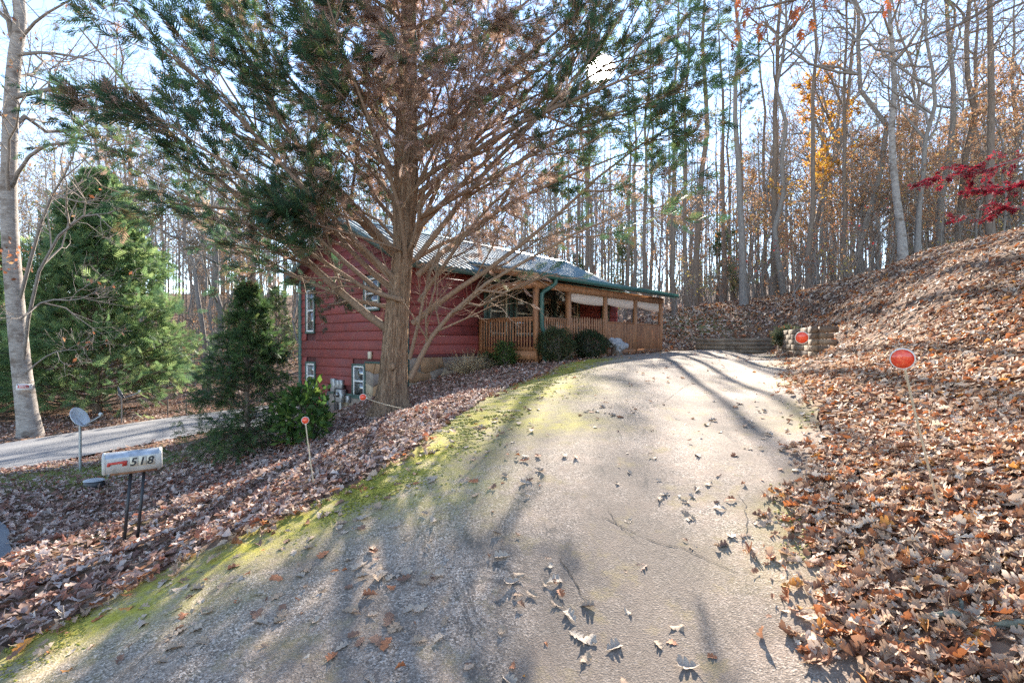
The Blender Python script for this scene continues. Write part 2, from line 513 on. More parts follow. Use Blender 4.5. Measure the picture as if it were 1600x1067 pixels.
F = np.stack([q, q+1, q+NT+1, q+NT], 1)
dcol = np.stack([np.clip(moss, 0, 1).ravel(), np.clip(moss2, 0, 1).ravel(), np.clip(soil, 0, 1).ravel()], 1)
bmd = MB(); bmd.add(V, F, dcol)
for edge, cidx in ((0, 0), (NT-1, 1)):
    e = V.reshape(NL, NT, 3)[:, edge]
    lo = e.copy(); lo[:, 2] -= 0.16; lo[:, :2] += (dl-dr)/wid*(0.05 if edge == 0 else -0.05)
    VV = np.concatenate([e, lo]); k = np.arange(NL-1)
    ff = np.stack([k, k+1, NL+k+1, NL+k], 1)
    bmd.add(VV, ff if edge else ff[:, ::-1], (.4 if edge == 0 else 0, 0, 1))
m, nt, b = nodes('old_asphalt')
v = coords(nt)
att = N(nt, 'VertexColor', layer_name='Col'); sep = N(nt, 'SeparateColor'); nt.links.new(att.outputs[0], sep.inputs[0])
fine = noise(nt, v, 55, 3, .7)
mid = noise(nt, v, 5.5, 6, .7)
bigA = noise(nt, v, .75, 5, .6)
agg = N(nt, 'TexVoronoi', Scale=105.0); nt.links.new(v, agg.inputs['Vector'])
aggs = N(nt, 'SeparateColor'); nt.links.new(agg.outputs['Color'], aggs.inputs[0])
c = ramp(nt, aggs.outputs[0], [(0, (.085, .066, .052)), (.45, (.24, .19, .15)), (.8, (.41, .33, .262)), (1, (.66, .54, .44))])
c = mixc(nt, ramp(nt, mid, [(.38, (0, 0, 0)), (.68, (.65, .65, .65))]), c, (.37, .265, .195))
c = mixc(nt, ramp(nt, bigA, [(.40, (.75, .75, .75)), (.60, (0, 0, 0))]), c, (.135, .107, .085))
# thin dark stains and cracks
wav = noise(nt, coords(nt, (1, .35, 1)), 1.6, 6, .65, .9)
crk = ramp(nt, wav, [(.480, (0, 0, 0)), (.4965, (.6, .6, .6)), (.504, (.6, .6, .6)), (.52, (0, 0, 0))])
gate = ramp(nt, noise(nt, v, .9, 2), [(.52, (0, 0, 0)), (.6, (1, 1, 1))])
cg = N(nt, 'Math', operation='MULTIPLY'); nt.links.new(crk, cg.inputs[0]); nt.links.new(gate, cg.inputs[1])
c = mixc(nt, cg.outputs[0], c, (.07, .062, .055))
# ochre lichen blotches, moss along the edges, soil washed in at the rim
lich = ramp(nt, noise(nt, v, 2.7, 6, .72), [(.54, (0, 0, 0)), (.70, (.6, .6, .6))])
c = mixc(nt, lich, c, (.27, .205, .085))
mn = ramp(nt, noise(nt, v, 3.2, 8, .8), [(.36, (0, 0, 0)), (.60, (1.2, 1.2, 1.2))])
mm = N(nt, 'Math', operation='MULTIPLY', use_clamp=True); nt.links.new(sep.outputs[0], mm.inputs[0]); nt.links.new(mn, mm.inputs[1])
mc = ramp(nt, fine, [(.3, (.24, .20, .02)), (.7, (.50, .43, .07))])
c = mixc(nt, mm.outputs[0], c, mc)
mm2 = N(nt, 'Math', operation='MULTIPLY', use_clamp=True); nt.links.new(sep.outputs[1], mm2.inputs[0]); nt.links.new(mn, mm2.inputs[1])
c = mixc(nt, mm2.outputs[0], c, (.29, .235, .05))
ms = N(nt, 'Math', operation='MULTIPLY', use_clamp=True); nt.links.new(sep.outputs[2], ms.inputs[0]); ms.inputs[1].default_value = .6
c = mixc(nt, ms.outputs[0], c, (.17, .115, .08))
nt.links.new(c, b.inputs['Base Color'])
b.inputs['Roughness'].default_value = .93
b.inputs['Specular IOR Level'].default_value = .2
hsum = N(nt, 'Math', operation='ADD'); nt.links.new(agg.outputs['Distance'], hsum.inputs[0]); hsum.inputs[1].default_value = 0
bump(nt, b, hsum.outputs[0], .45, .006)
M['asphalt'] = m
bmd.build('driveway', m, smooth=True, kind='structure', label='sloping weathered asphalt driveway with moss along its left edge')

def sheet(name, left, right, nt_, off, mat, label):
    left = np.asarray(left); right = np.asarray(right); n = len(left)
    t = np.linspace(0, 1, nt_)
    P = left[:, None]*(1-t)[None, :, None]+right[:, None]*t[None, :, None]
    z = H(P[..., 0], P[..., 1])+off
    VV = np.concatenate([P, z[..., None]], -1).reshape(-1, 3)
    a, c2 = np.meshgrid(np.arange(n-1), np.arange(nt_-1), indexing='ij'); q = (a*nt_+c2).ravel()
    MB().add(VV, np.stack([q, q+1, q+nt_+1, q+nt_], 1)).build(name, mat, smooth=True, kind='structure', label=label)
m, nt, b = nodes('lane_asphalt')
v = coords(nt)
n1 = noise(nt, v, 30, 4, .7); n2 = noise(nt, coords(nt, (1, .3, 1)), 1.2, 5)
c = ramp(nt, n1, [(.3, (.085, .085, .095)), (.7, (.18, .178, .185))])
c = mixc(nt, ramp(nt, n2, [(.4, (0, 0, 0)), (.7, (.45, .45, .45))]), c, (.25, .235, .22))
nt.links.new(c, b.inputs['Base Color']); b.inputs['Roughness'].default_value = .9
bump(nt, b, n1, .4, .01)
M['lane'] = m
sheet('lane', LANE_C-_nn*LANE_W, LANE_C+_nn*LANE_W, 14, 0.012, m, 'narrow grey asphalt lane curving away past the evergreens')
se = STREET_EDGE
sheet('street', se[::-1], np.stack([np.full(len(se), -24.), np.linspace(-12, 4, len(se))], 1)[::-1], 24, 0.004, m, 'edge of the grey asphalt street by the mailbox verge')

# ------------------------------------------------------------------ house
def mat_red():
    m, nt, b = nodes('red_stained_wood')
    v = coords(nt, (1, 1, 1))
    oi = N(nt, 'ObjectInfo')
    ad = N(nt, 'VectorMath', operation='ADD'); nt.links.new(v, ad.inputs[0])
    sc = N(nt, 'VectorMath', operation='SCALE'); sc.inputs['Scale'].default_value = 37.0
    cb = N(nt, 'CombineXYZ'); nt.links.new(oi.outputs['Random'], cb.inputs[0]); nt.links.new(oi.outputs['Random'], cb.inputs[2])
    nt.links.new(cb.outputs[0], sc.inputs[0]); nt.links.new(sc.outputs[0], ad.inputs[1])
    mp = N(nt, 'Mapping'); mp.inputs['Scale'].default_value = (1.4, 1.4, 22)
    nt.links.new(ad.outputs[0], mp.inputs[0])
    g = noise(nt, mp.outputs[0], 1.5, 6, .7, .3)
    g2 = noise(nt, ad.outputs[0], 2.4, 5, .65)
    c = ramp(nt, g, [(.2, (.125, .022, .020)), (.55, (.245, .042, .034)), (.85, (.36, .09, .07))])
    c = mixc(nt, ramp(nt, g2, [(.42, (0, 0, 0)), (.68, (.7, .7, .7))]), c, (.12, .036, .040))
    c = mixc(nt, ramp(nt, oi.outputs['Random'], [(0, (0, 0, 0)), (1, (.35, .35, .35))]), c, (.32, .075, .06))
    nt.links.new(c, b.inputs['Base Color']); b.inputs['Roughness'].default_value = .62
    bump(nt, b, g, .3, .01)
    return m
M['red'] = mat_red()
M['green'] = mat_plain('green_paint', (.060, .105, .088), .5, var=.15, bmp=.1)
M['gutter'] = mat_plain('green_gutter_metal', (.035, .115, .095), .35, var=.15, bmp=.05)
M['cream'] = mat_plain('cream_vinyl', (.66, .58, .44), .5, var=.08, bmp=.05)
M['white'] = mat_plain('white_vinyl', (.74, .73, .70), .45, var=.06, bmp=.05)
M['cedar'] = mat_plain('orange_stained_cedar', (.40, .185, .085), .65, var=.28, scale=3, bmp=.3, stretch=(6, 6, 1))
M['cedar_dark'] = mat_plain('aged_cedar', (.30, .135, .065), .7, var=.3, scale=3, bmp=.3, stretch=(6, 6, 1))
M['shade'] = mat_plain('cream_shade_cloth', (.68, .52, .40), .8, var=.1, scale=5, bmp=.2, stretch=(1, 1, 8))
M['mortar'] = mat_plain('mortar', (.33, .28, .23), .9, scale=14)
m, nt, b = nodes('window_glass')
b.inputs['Base Color'].default_value = (.05, .055, .055, 1); b.inputs['Roughness'].default_value = .03
b.inputs['IOR'].default_value = 2.3; b.inputs['Coat Weight'].default_value = .6; b.inputs['Coat Roughness'].default_value = .02
bump(nt, b, noise(nt, coords(nt), 1.7, 2), .05, .02)
M['glass'] = m
M['blind'] = mat_plain('blind_behind_glass', (.88, .78, .66), .25, var=.12, scale=4, bmp=0, stretch=(1, 1, 30))
m, nt, b = nodes('ribbed_roof_metal')
v = coords(nt)
c = ramp(nt, noise(nt, v, 1.8, 6, .7), [(.3, (.10, .145, .16)), (.7, (.19, .245, .265))])
nt.links.new(c, b.inputs['Base Color']); b.inputs['Roughness'].default_value = .75; b.inputs['Specular IOR Level'].default_value = .15
bump(nt, b, noise(nt, v, 5, 4), .08, .02)
M['roof'] = m
M['soffit'] = mat_plain('dark_red_soffit', (.12, .03, .03), .7, scale=4)
M['stone'] = []
for i, cl in enumerate([(.40, .30, .20), (.30, .245, .20), (.44, .36, .27), (.20, .155, .135), (.36, .21, .11), (.42, .33, .22)]):
    M['stone'].append(mat_plain('flagstone_%d' % i, cl, .85, var=.25, scale=5, bmp=.6))
b = M['blind'].node_tree.nodes['Principled BSDF']; b.inputs['Coat Weight'].default_value = 1.0; b.inputs['Coat IOR'].default_value = 1.8
M['porch_ceiling'] = mat_plain('lightened_porch_ceiling', (.58, .42, .27), .5, var=.15, scale=4)  # paler than the real red-brown wood, to bounce light into the porch
M['metal'] = mat_plain('grey_steel', (.42, .42, .41), .45, .5, scale=8, bmp=.08)
M['black'] = mat_plain('black_paint', (.022, .022, .024), .45, scale=8, bmp=.1)

HROT = math.atan2(AU[1], AU[0])
house = link('house', None, loc=(HC[0], HC[1], 0), rotz=HROT, label='dark red wood-sided cabin with green trim, metal roof and front porch', cat='house')
Ff = lambda a, d, z: (a, -d, z)
Fg = lambda a, d, z: (-d, a, z)
LEN, WID, EAVE, SL = 11.7, 6.0, 2.30, 0.5
RIDGE = EAVE + SL*WID/2
def roofz(y):
    return EAVE + SL*min(y, WID-y)
# solid walls behind the boards
w = MB(); w.box((0.02, 0.02, -3.6), (LEN-.02, WID-.02, EAVE-.02))
V = [(0.02, .02, EAVE-.02), (.02, WID-.02, EAVE-.02), (.02, WID/2, RIDGE-.03), (LEN-.02, .02, EAVE-.02), (LEN-.02, WID-.02, EAVE-.02), (LEN-.02, WID/2, RIDGE-.03)]
w.add(V, [np.array([(0, 2, 1), (3, 4, 5)]), np.array([(0, 3, 5, 2), (1, 2, 5, 4)])])
w.build('wall', M['soffit'], house)

WG = [(5.06, 5.58, .33, 1.80), (1.23, 1.96, .97, 1.90), (5.02, 5.58, -1.62, -.76), (2.0, 2.6, -1.70, -.75)]     # gable windows a0,a1,z0,z1
WF = [(3.36, 4.2, .25, 1.86), (4.67, 5.72, .25, 1.80), (7.98, 8.52, .3, 1.78), (10.35, 10.85, .3, 1.75)]
DOORS = [(6.0, 6.86), (6.92, 7.78)]
def cut(iv, holes):
    out = [iv]
    for h0, h1 in holes:
        nxt = []
        for a, b_ in out:
            if h1 <= a or h0 >= b_: nxt.append((a, b_)); continue
            if h0 > a: nxt.append((a, h0))
            if h1 < b_: nxt.append((h1, b_))
        out = nxt
    return [(a, b_) for a, b_ in out if b_-a > .03]
def board(f, a0, a1, z0, z1, e0=None, e1=None):
    """one lap board, proud at its lower edge; e0/e1 the ends at the top edge"""
    e0 = a0 if e0 is None else e0; e1 = a1 if e1 is None else e1
    pr = [(z0, 0.0, 0), (z0, .034, 0), (z0+.022, .042, .1), (z1-.02, .018, .92), (z1-.002, .008, 1), (z1-.002, 0.0, 1)]
    V = []
    for z, d, k in pr:
        V.append(f(a0+(e0-a0)*k, d, z)); V.append(f(a1+(e1-a1)*k, d, z))
    F = [(2*i, 2*i+1, 2*i+3, 2*i+2) for i in range(5)]
    me = MB().add(V, [np.array(F), np.array([(0, 2, 4, 6, 8, 10), (1, 11, 9, 7, 5, 3)])])
    me.build('board', M['red'], house)
P_ = .285
z = -3.1
while z < RIDGE-.05:
    z1 = min(z+P_, RIDGE-.02)
    if z1 <= EAVE: iv = (0.0, WID); ev = iv
    else:
        lo = max(0, (z-EAVE)/SL); hi = max(0, (z1-EAVE)/SL); iv = (lo, WID-lo); ev = (hi, WID-hi)
    holes = [(h[0]-.07, h[1]+.07) for h in WG if h[2]-.07 < z1-.04 and h[3]+.07 > z+.04]
    if z < -.66: holes.append((-1, 1.98))
    if z < -1.66: holes.append((-1, 4.15))
    for a0, a1 in cut(iv, holes):
        board(Fg, a0, a1, z, z1, ev[0] if a0 == iv[0] else a0, ev[1] if a1 == iv[1] else a1)
    z += P_
z = -.375
while z < EAVE-.05:
    z1 = min(z+P_, EAVE-.01)
    holes = [(h[0]-.09, h[1]+.09) for h in WF if h[2]-.09 < z1-.04 and h[3]+.09 > z+.04]
    holes.append((5.86, 7.92)) if z < 1.95 else None
    for a0, a1 in cut((0.0, LEN), holes):
        board(Ff, a0, a1, z, z1)
    z += P_
# corner boards and trims
def trim(f, a, b_, mat='green', name='trim', parent=house, ch=.006):
    return MB().fbox(f, a, b_, ch).build(name, M[mat], parent)
trim(Fg, (-.06, 0, -2.2), (.07, .055, EAVE), name='corner_trim')
trim(Ff, (-.052, 0, -2.2), (.08, .058, EAVE), name='corner_trim')
trim(Fg, (WID-.02, 0, -3.3), (WID+.08, .055, EAVE), name='corner_trim')
trim(Ff, (3.08, 0, -.35), (3.24, .058, EAVE-.05), name='corner_trim')
trim(Ff, (4.34, 0, -.35), (4.53, .058, EAVE-.05), name='corner_trim')
trim(Ff, (0.09, 0, -.46), (2.85, .06, -.378), 'soffit', 'base_trim')
trim(Fg, (0.08, 0, -.655), (1.96, .062, -.60), name='base_trim')
trim(Fg, (1.93, 0, -2.2), (1.985, .064, -.657), name='base_trim')
trim(Fg, (1.99, 0, -1.70), (4.15, .062, -1.645), name='base_trim')
trim(Fg, (4.13, 0, -3.0), (4.19, .064, -1.702), name='base_trim')

rs = random.Random(11)
def stones(f, a0, a1, z0, z1, cell, name='stone_facing'):
    base = MB().fbox(f, (a0, 0, z0), (a1, .03, z1)).build(name, M['mortar'], house)
    na = max(2, round((a1-a0)/cell)); nz = max(2, round((z1-z0)/(cell*.8)))
    G = {}
    for i in range(na+1):
        for j in range(nz+1):
            jx = 0 if i in (0, na) else rs.uniform(-.3, .3); jz = 0 if j in (0, nz) else rs.uniform(-.3, .3)
            G[i, j] = (a0+(a1-a0)*(i+jx)/na, z0+(z1-z0)*(j+jz)/nz)
    mids = {}
    def mid(p, q_):
        k = tuple(sorted((p, q_)))
        if k not in mids:
            A, B_ = G[p], G[q_]; t = rs.uniform(.35, .65); e = cell*.1
            onb = (p[0] == q_[0] and p[0] in (0, na)) or (p[1] == q_[1] and p[1] in (0, nz))
            mids[k] = (A[0]+(B_[0]-A[0])*t+(0 if onb else rs.uniform(-e, e)), A[1]+(B_[1]-A[1])*t+(0 if onb else rs.uniform(-e, e)))
        return mids[k]
    used = set()
    for j in range(nz):
        for i in range(na):
            if (i, j) in used: continue
            two = i+1 < na and (i+1, j) not in used and rs.random() < .35
            c = [(i, j), (i+1, j)] + ([(i+2, j), (i+2, j+1)] if two else []) + [(i+1, j+1), (i, j+1)]
            if two: used.add((i+1, j))
            pts = []
            for k in range(len(c)):
                pts.append(G[c[k]]); pts.append(mid(c[k], c[(k+1) % len(c)]))
            cx = sum(p[0] for p in pts)/len(pts); cz = sum(p[1] for p in pts)/len(pts)
            d = .045+rs.uniform(0, .025)
            def ring(sh, dd):
                r = []
                for p in pts:
                    L = math.hypot(p[0]-cx, p[1]-cz) or 1; s = max(.3, 1-sh/L)
                    r.append(f(cx+(p[0]-cx)*s, dd, cz+(p[1]-cz)*s))
                return r
            n = len(pts)
            V = ring(.012, .02)+ring(.012, d-.012)+ring(.030, d)
            F4 = [(k*n+a, k*n+(a+1) % n, (k+1)*n+(a+1) % n, (k+1)*n+a) for k in (0, 1) for a in range(n)]
            MB().add(V, [np.array(F4), np.array([list(range(2*n, 3*n))])]).build('stone', rs.choice(M['stone']), base)
stones(Ff, .08, 2.85, -1.5, -.46, .40)
stones(Fg, .07, 1.93, -2.2, -.656, .42)
stones(Fg, 1.99, 4.13, -2.9, -1.702, .42)

def window(f, a0, a1, z0, z1, frame='white', tw=.06, split=.5, outer='green'):
    wm = MB()
    for p, q_ in (((a0-tw, 0, z1), (a1+tw, .075, z1+tw)), ((a0-tw, 0, z0-tw), (a1+tw, .085, z0)), ((a0-tw, 0, z0), (a0, .075, z1)), ((a1, 0, z0), (a1+tw, .075, z1))):
        wm.fbox(f, p, q_, .006)
    wo = wm.build('window', M[outer], house)
    fm = MB(); t = .055; zc = z0+(z1-z0)*split
    for p, q_ in (((a0+.002, 0, z1-t), (a1-.002, .055, z1-.002)), ((a0+.002, 0, z0+.002), (a1-.002, .06, z0+t)), ((a0+.002, 0, z0+t), (a0+t, .055, z1-t)), ((a1-t, 0, z0+t), (a1-.002, .055, z1-t)), ((a0+t, 0, zc-.025), (a1-t, .05, zc+.025))):
        fm.fbox(f, p, q_, .005)
    fm.build('frame', M[frame], wo)
    for p, q_ in ((z0+t, zc-.025), (zc+.025, z1-t)):
        MB().fbox(f, (a0+t, 0, p), (a1-t, .022 if q_ < zc else .032, q_)).build('pane', M['glass'], wo)
    return wo
for g in WG: window(Fg, *g)
for g in WF: window(Ff, *g, frame='cream', tw=.08, split=.47)
# entry with a pair of glazed doors
en = MB()
en.fbox(Ff, (5.87, 0, -.3), (5.985, .09, 1.93), .008); en.fbox(Ff, (7.795, 0, -.3), (7.91, .09, 1.93), .008); en.fbox(Ff, (5.985, 0, 1.80), (7.795, .085, 1.93), .008)
en.build('door_surround', M['green'], house)
for (d0, d1) in DOORS:
    dm = MB(); dm.fbox(Ff, (d0, 0, -.27), (d0+.12, .05, 1.79), .005); dm.fbox(Ff, (d1-.12, 0, -.27), (d1, .05, 1.79), .005)
    dm.fbox(Ff, (d0+.12, 0, 1.62), (d1-.12, .05, 1.79), .005); dm.fbox(Ff, (d0+.12, 0, -.27), (d1-.12, .05, .05), .005)
    do = dm.build('door', M['green'], house)
    MB().fbox(Ff, (d0+.12, 0, .05), (d1-.12, .025, 1.62)).build('pane', M['blind'], do)
    hx = d1-.06 if d0 < 6.5 else d0+.06
    MB().fbox(Ff, (hx-.02, .05, .62), (hx+.02, .10, .80), .01).build('handle', M['metal'], do)

# roof
def ribbed(x0, x1, y0, z0, y1, z1, name, mat, under):
    pts = []
    x = x0
    pts.append((x0, 0))
    x = x0+.1
    while x < x1-.08:
        pts += [(x-.028, 0), (x-.012, .022), (x+.012, .022), (x+.028, 0)]; x += .228
    pts.append((x1, 0))
    n = len(pts); K = 6
    V = []; F = []
    for k in range(K):
        t = k/(K-1)
        V += [(p[0], y0+(y1-y0)*t, z0+(z1-z0)*t+p[1]) for p in pts]
    for k in range(K-1):
        F += [(k*n+i, k*n+i+1, (k+1)*n+i+1, (k+1)*n+i) for i in range(n-1)]
    me = MB().add(V, np.array(F))
    th = .035
    me.add([(x0, y0, z0), (x1, y0, z0), (x1, y0, z0-th), (x0, y0, z0-th), (x0, y1, z1), (x1, y1, z1), (x1, y1, z1-th), (x0, y1, z1-th)], np.array([(0, 3, 2, 1), (4, 5, 6, 7), (0, 4, 7, 3), (1, 2, 6, 5)]))
    r = me.build(name, M[mat], house)
    MB().add([(x0+.01, y0, z0-th-.003), (x1-.01, y0, z0-th-.003), (x1-.01, y1, z1-th-.003), (x0+.01, y1, z1-th-.003), (x0+.01, y0, z0-th-.06), (x1-.01, y0, z0-th-.06), (x1-.01, y1, z1-th-.06), (x0+.01, y1, z1-th-.06)], BOXF).build('soffit', M[under], r)
    return r
OV = .45
zt = lambda y: roofz(y)+.12 if y >= 0 else EAVE+SL*y+.12
r1 = ribbed(-.38, LEN+.38, -OV, EAVE-SL*OV+.12, WID/2, RIDGE+.12, 'roof', 'roof', 'soffit')
r2 = ribbed(-.38, LEN+.38, WID+OV, EAVE-SL*OV+.12, WID/2, RIDGE+.12, 'roof', 'roof', 'soffit')
rc = MB()
rc.add([(-.40, WID/2-.18, RIDGE+.065), (LEN+.40, WID/2-.18, RIDGE+.065), (LEN+.40, WID/2, RIDGE+.16), (-.40, WID/2, RIDGE+.16), (-.40, WID/2+.18, RIDGE+.065), (LEN+.40, WID/2+.18, RIDGE+.065)], np.array([(0, 1, 2, 3), (3, 2, 5, 4)]))
rc.build('ridge_cap', M['gutter'], r1)
for x0, x1 in ((-.43, -.385), (LEN+.385, LEN+.43)):
    for s in (0, 1):
        yy = lambda y: y if s == 0 else WID-y
        ye, yr = -OV-.03, WID/2
        ze, zr = EAVE-SL*OV+.13, RIDGE+.135
        V = [(x0, yy(ye), ze), (x1, yy(ye), ze), (x1, yy(yr), zr), (x0, yy(yr), zr), (x0, yy(ye), ze-.19), (x1, yy(ye), ze-.19), (x1, yy(yr), zr-.19), (x0, yy(yr), zr-.19)]
        MB().add(V, BOXF if s else BOXF[:, ::-1]).build('rake_board', M['green'], r1 if s == 0 else r2)
for s, r in ((0, r1), (1, r2)):
    y = -OV-.03 if s == 0 else WID+OV+.03
    MB().box((-.384, min(y, y+(.025 if s == 0 else -.025)), EAVE-SL*OV-.06), (LEN+.384, max(y, y+(.025 if s == 0 else -.025)), EAVE-SL*OV+.11)).build('eave_board', M['green'], r)
# downpipe at the back corner
MB().tube([(-.03, WID+.06, EAVE-.15), (-.05, WID+.07, 1.9), (-.05, WID+.07, -3.1)], .045, 8).build('downspout', M['gutter'], house)

# porch
PX0, PX1, PY = 2.85, 11.2, -2.34
DZ0 = -.28
ribbed(PX0-.2, PX1+.55, PY-.36, 1.965, .55, 2.62, 'porch_roof', 'roof', 'porch_ceiling')
# close the left end of the porch roof with a boarded fascia
MB().add([(PX0-.15, PY-.3, 1.94), (PX0-.15, 0, 2.46), (PX0-.15, 0, 2.27), (PX0-.15, PY-.3, 1.75), (PX0-.11, PY-.3, 1.94), (PX0-.11, 0, 2.46), (PX0-.11, 0, 2.27), (PX0-.11, PY-.3, 1.75)], BOXF).build('porch_fascia', M['cedar'], house)
MB().box((PX0-.07, PY-.075, 1.56), (PX1+.1, PY+.075, 1.78)).build('beam', M['cedar'], house)
MB().box((PX0-.069, PY+.08, 1.56), (PX0+.071, -.06, 1.775)).build('beam', M['cedar'], house)
gt = MB()
gt.box((PX0-.25, PY-.50, 1.80), (PX1+.58, PY-.37, 1.825)); gt.box((PX0-.25, PY-.515, 1.80), (PX1+.58, PY-.502, 1.95)); gt.box((PX0-.25, PY-.368, 1.80), (PX1+.58, PY-.352, 1.94))
gt.box((PX0-.262, PY-.515, 1.80), (PX0-.251, PY-.352, 1.95)); gt.box((PX1+.581, PY-.515, 1.80), (PX1+.592, PY-.352, 1.95))
gt.build('gutter', M['gutter'], house)
MB().tube([(PX0+.42, PY-.43, 1.82), (PX0+.42, PY-.43, 1.70), (PX0+.36, PY-.36, 1.62), (PX0+.17, PY-.20, 1.46), (PX0+.12, PY-.16, 1.38), (PX0+.12, PY-.16, .45), (PX0+.17, PY-.18, .30), (PX0+.2, PY-.19, .15), (PX0+.2, PY-.19, -.5), (PX0+.12, PY-.30, -.63)], .062, 10).build('downspout', M['gutter'], house)
# deck and its rim
MB().box((PX0-.05, PY-.02, DZ0-.04), (PX1+.05, -.06, DZ0)).build('deck', M['cedar_dark'], house)
MB().box((PX0-.075, PY-.05, DZ0-.24), (PX1+.06, PY-.022, DZ0-.002)).build('rim_board', M['cedar'], house)
MB().box((PX0-.079, PY-.02, DZ0-.24), (PX0-.051, -.06, DZ0-.002)).build('rim_board', M['cedar'], house)
POSTS = [2.9, 4.53, 6.74, 8.93, 11.12]
for i, px in enumerate(POSTS):
    MB().fbox(lambda a, d, z: (a, d, z), (px-.068, PY-.068, -.75), (px+.068, PY+.068, 1.558), 0).build('post', M['cedar'], house)
MB().box((PX0-.02, -.16, -.75), (PX0+.10, -.05, .74)).build('post', M['cedar'], house)
def railing(kind, x0, x1, side=False):
    """one bay of railing with its own balusters"""
    f = (lambda a, d, z: (PX0-.02-d, a, z)) if side else (lambda a, d, z: (a, PY-d, z))
    L = x1-x0
    rl = MB()
    if kind == 'baluster':
        rl.fbox(f, (x0, -.02, .60), (x1, .02, .685)); rl.fbox(f, (x0, -.05, .686), (x1, .05, .722)); rl.fbox(f, (x0, -.02, DZ0+.03), (x1, .02, DZ0+.115))
    elif kind == 'picket':
        rl.fbox(f, (x0, -.02, .50), (x1, .02, .585)); rl.fbox(f, (x0, -.02, DZ0+.05), (x1, .02, DZ0+.13))
    else:
        rl.fbox(f, (x0, -.03, .575), (x1, .012, .66)); rl.fbox(f, (x0, -.03, DZ0-.05), (x1, .012, DZ0+.05)); rl.fbox(f, (x0, -.045, .661), (x1, .055, .695))
    r = rl.build('railing', M['cedar'], house)
    if kind == 'baluster':
        n = round(L/.112)
        for i in range(n):
            a = x0+(i+.5)*L/n
            MB().fbox(f, (a-.019, .021, DZ0+.0), (a+.019, .058, .684), .003).build('baluster', M['cedar'], r)
    elif kind == 'picket':
        n = 14
        for i in range(n):
            a = x0+(i+.5)*L/n; h = .80+rs.uniform(-.015, .015)
            lean = rs.uniform(-.02, .02)
            V = [f(a-.042, .021, DZ0), f(a+.042, .021, DZ0), f(a+.042+lean, .021, h-.08), f(a+lean, .021, h), f(a-.042+lean, .021, h-.08)]
            V += [f(a-.042, .043, DZ0), f(a+.042, .043, DZ0), f(a+.042+lean, .043, h-.08), f(a+lean, .043, h), f(a-.042+lean, .043, h-.08)]
            MB().add(V, [np.array([(4, 3, 2, 1, 0), (5, 6, 7, 8, 9)]), np.array([(i_, (i_+1) % 5, 5+(i_+1) % 5, 5+i_) for i_ in range(5)])]).build('picket', M['cedar'], r)
    else:
        n = 27
        for i in range(n):
            a = x0+(i+.5)*L/n
            MB().fbox(f, (a-.027, .013, DZ0-.12), (a+.027, .04, .66), .003).build('slat', M['cedar'] if rs.random() < .6 else M['cedar_dark'], r)
    return r
railing('baluster', PY+.08, -.17, True)
railing('baluster', 2.98, 4.45)
railing('picket', 4.61, 6.66)
railing('slat', 6.82, 8.85)
railing('slat', 9.01, 11.04)
# lattice under the deck
def lattice(f, a0, a1, z0, z1, name):
    lt = MB(); h = z1-z0; s = .115; a = a0-h
    while a < a1:
        for sg, dd in ((1, .0), (-1, .012)):
            p, q_ = (a, z0), (a+h, z1)
            if sg < 0: p, q_ = (a, z1), (a+h, z0)
            # clip to the panel
            t0 = max(0, (a0-p[0])/h); t1 = min(1, (a1-p[0])/h)
            if t1-t0 < .08: continue
            A = (p[0]+h*t0, p[1]+(q_[1]-p[1])*t0); B_ = (p[0]+h*t1, p[1]+(q_[1]-p[1])*t1)
            w_ = .017
            V = [f(A[0]-w_, dd, A[1]), f(A[0]+w_, dd, A[1]), f(B_[0]+w_, dd, B_[1]), f(B_[0]-w_, dd, B_[1])]
            V += [f(A[0]-w_, dd+.01, A[1]), f(A[0]+w_, dd+.01, A[1]), f(B_[0]+w_, dd+.01, B_[1]), f(B_[0]-w_, dd+.01, B_[1])]
            lt.add(V, BOXF)
        a += s
    lt.build(name, M['cedar_dark'], house, kind='stuff')
lattice(lambda a, d, z: (PX0-.055-d, a, z), PY+.02, -.1, -1.0, DZ0-.245, 'lattice')
lattice(lambda a, d, z: (a, PY-.03-d, z), PX0+.1, 6.7, -.9, DZ0-.245, 'lattice')
# drop shades under the beam
for (x0, x1, zl, zr) in ((4.61, 6.66, 1.30, 1.25), (6.82, 8.85, 1.32, 1.24), (9.01, 11.04, 1.36, 1.22)):
    n = 14; V = []
    for i in range(n+1):
        t = i/n; x = x0+(x1-x0)*t; zb = zl+(zr-zl)*t-.05*math.sin(math.pi*t)
        for (y, z_) in ((PY+.02, 1.555), (PY+.02+.015*math.sin(9*t), zb), (PY+.05, zb-.01), (PY+.05, 1.555)):
            V.append((x, y, z_))
    F = [(i*4+k, i*4+(k+1) % 4, i*4+4+(k+1) % 4, i*4+4+k) for i in range(n) for k in range(4)]
    MB().add(V, np.array(F)).build('porch_shade', M['shade'], house)
# end wall of the porch: far corner frame
MB().box((PX1-.01, PY+.08, 1.56), (PX1+.09, -.06, 1.775)).build('beam', M['cedar'], house)
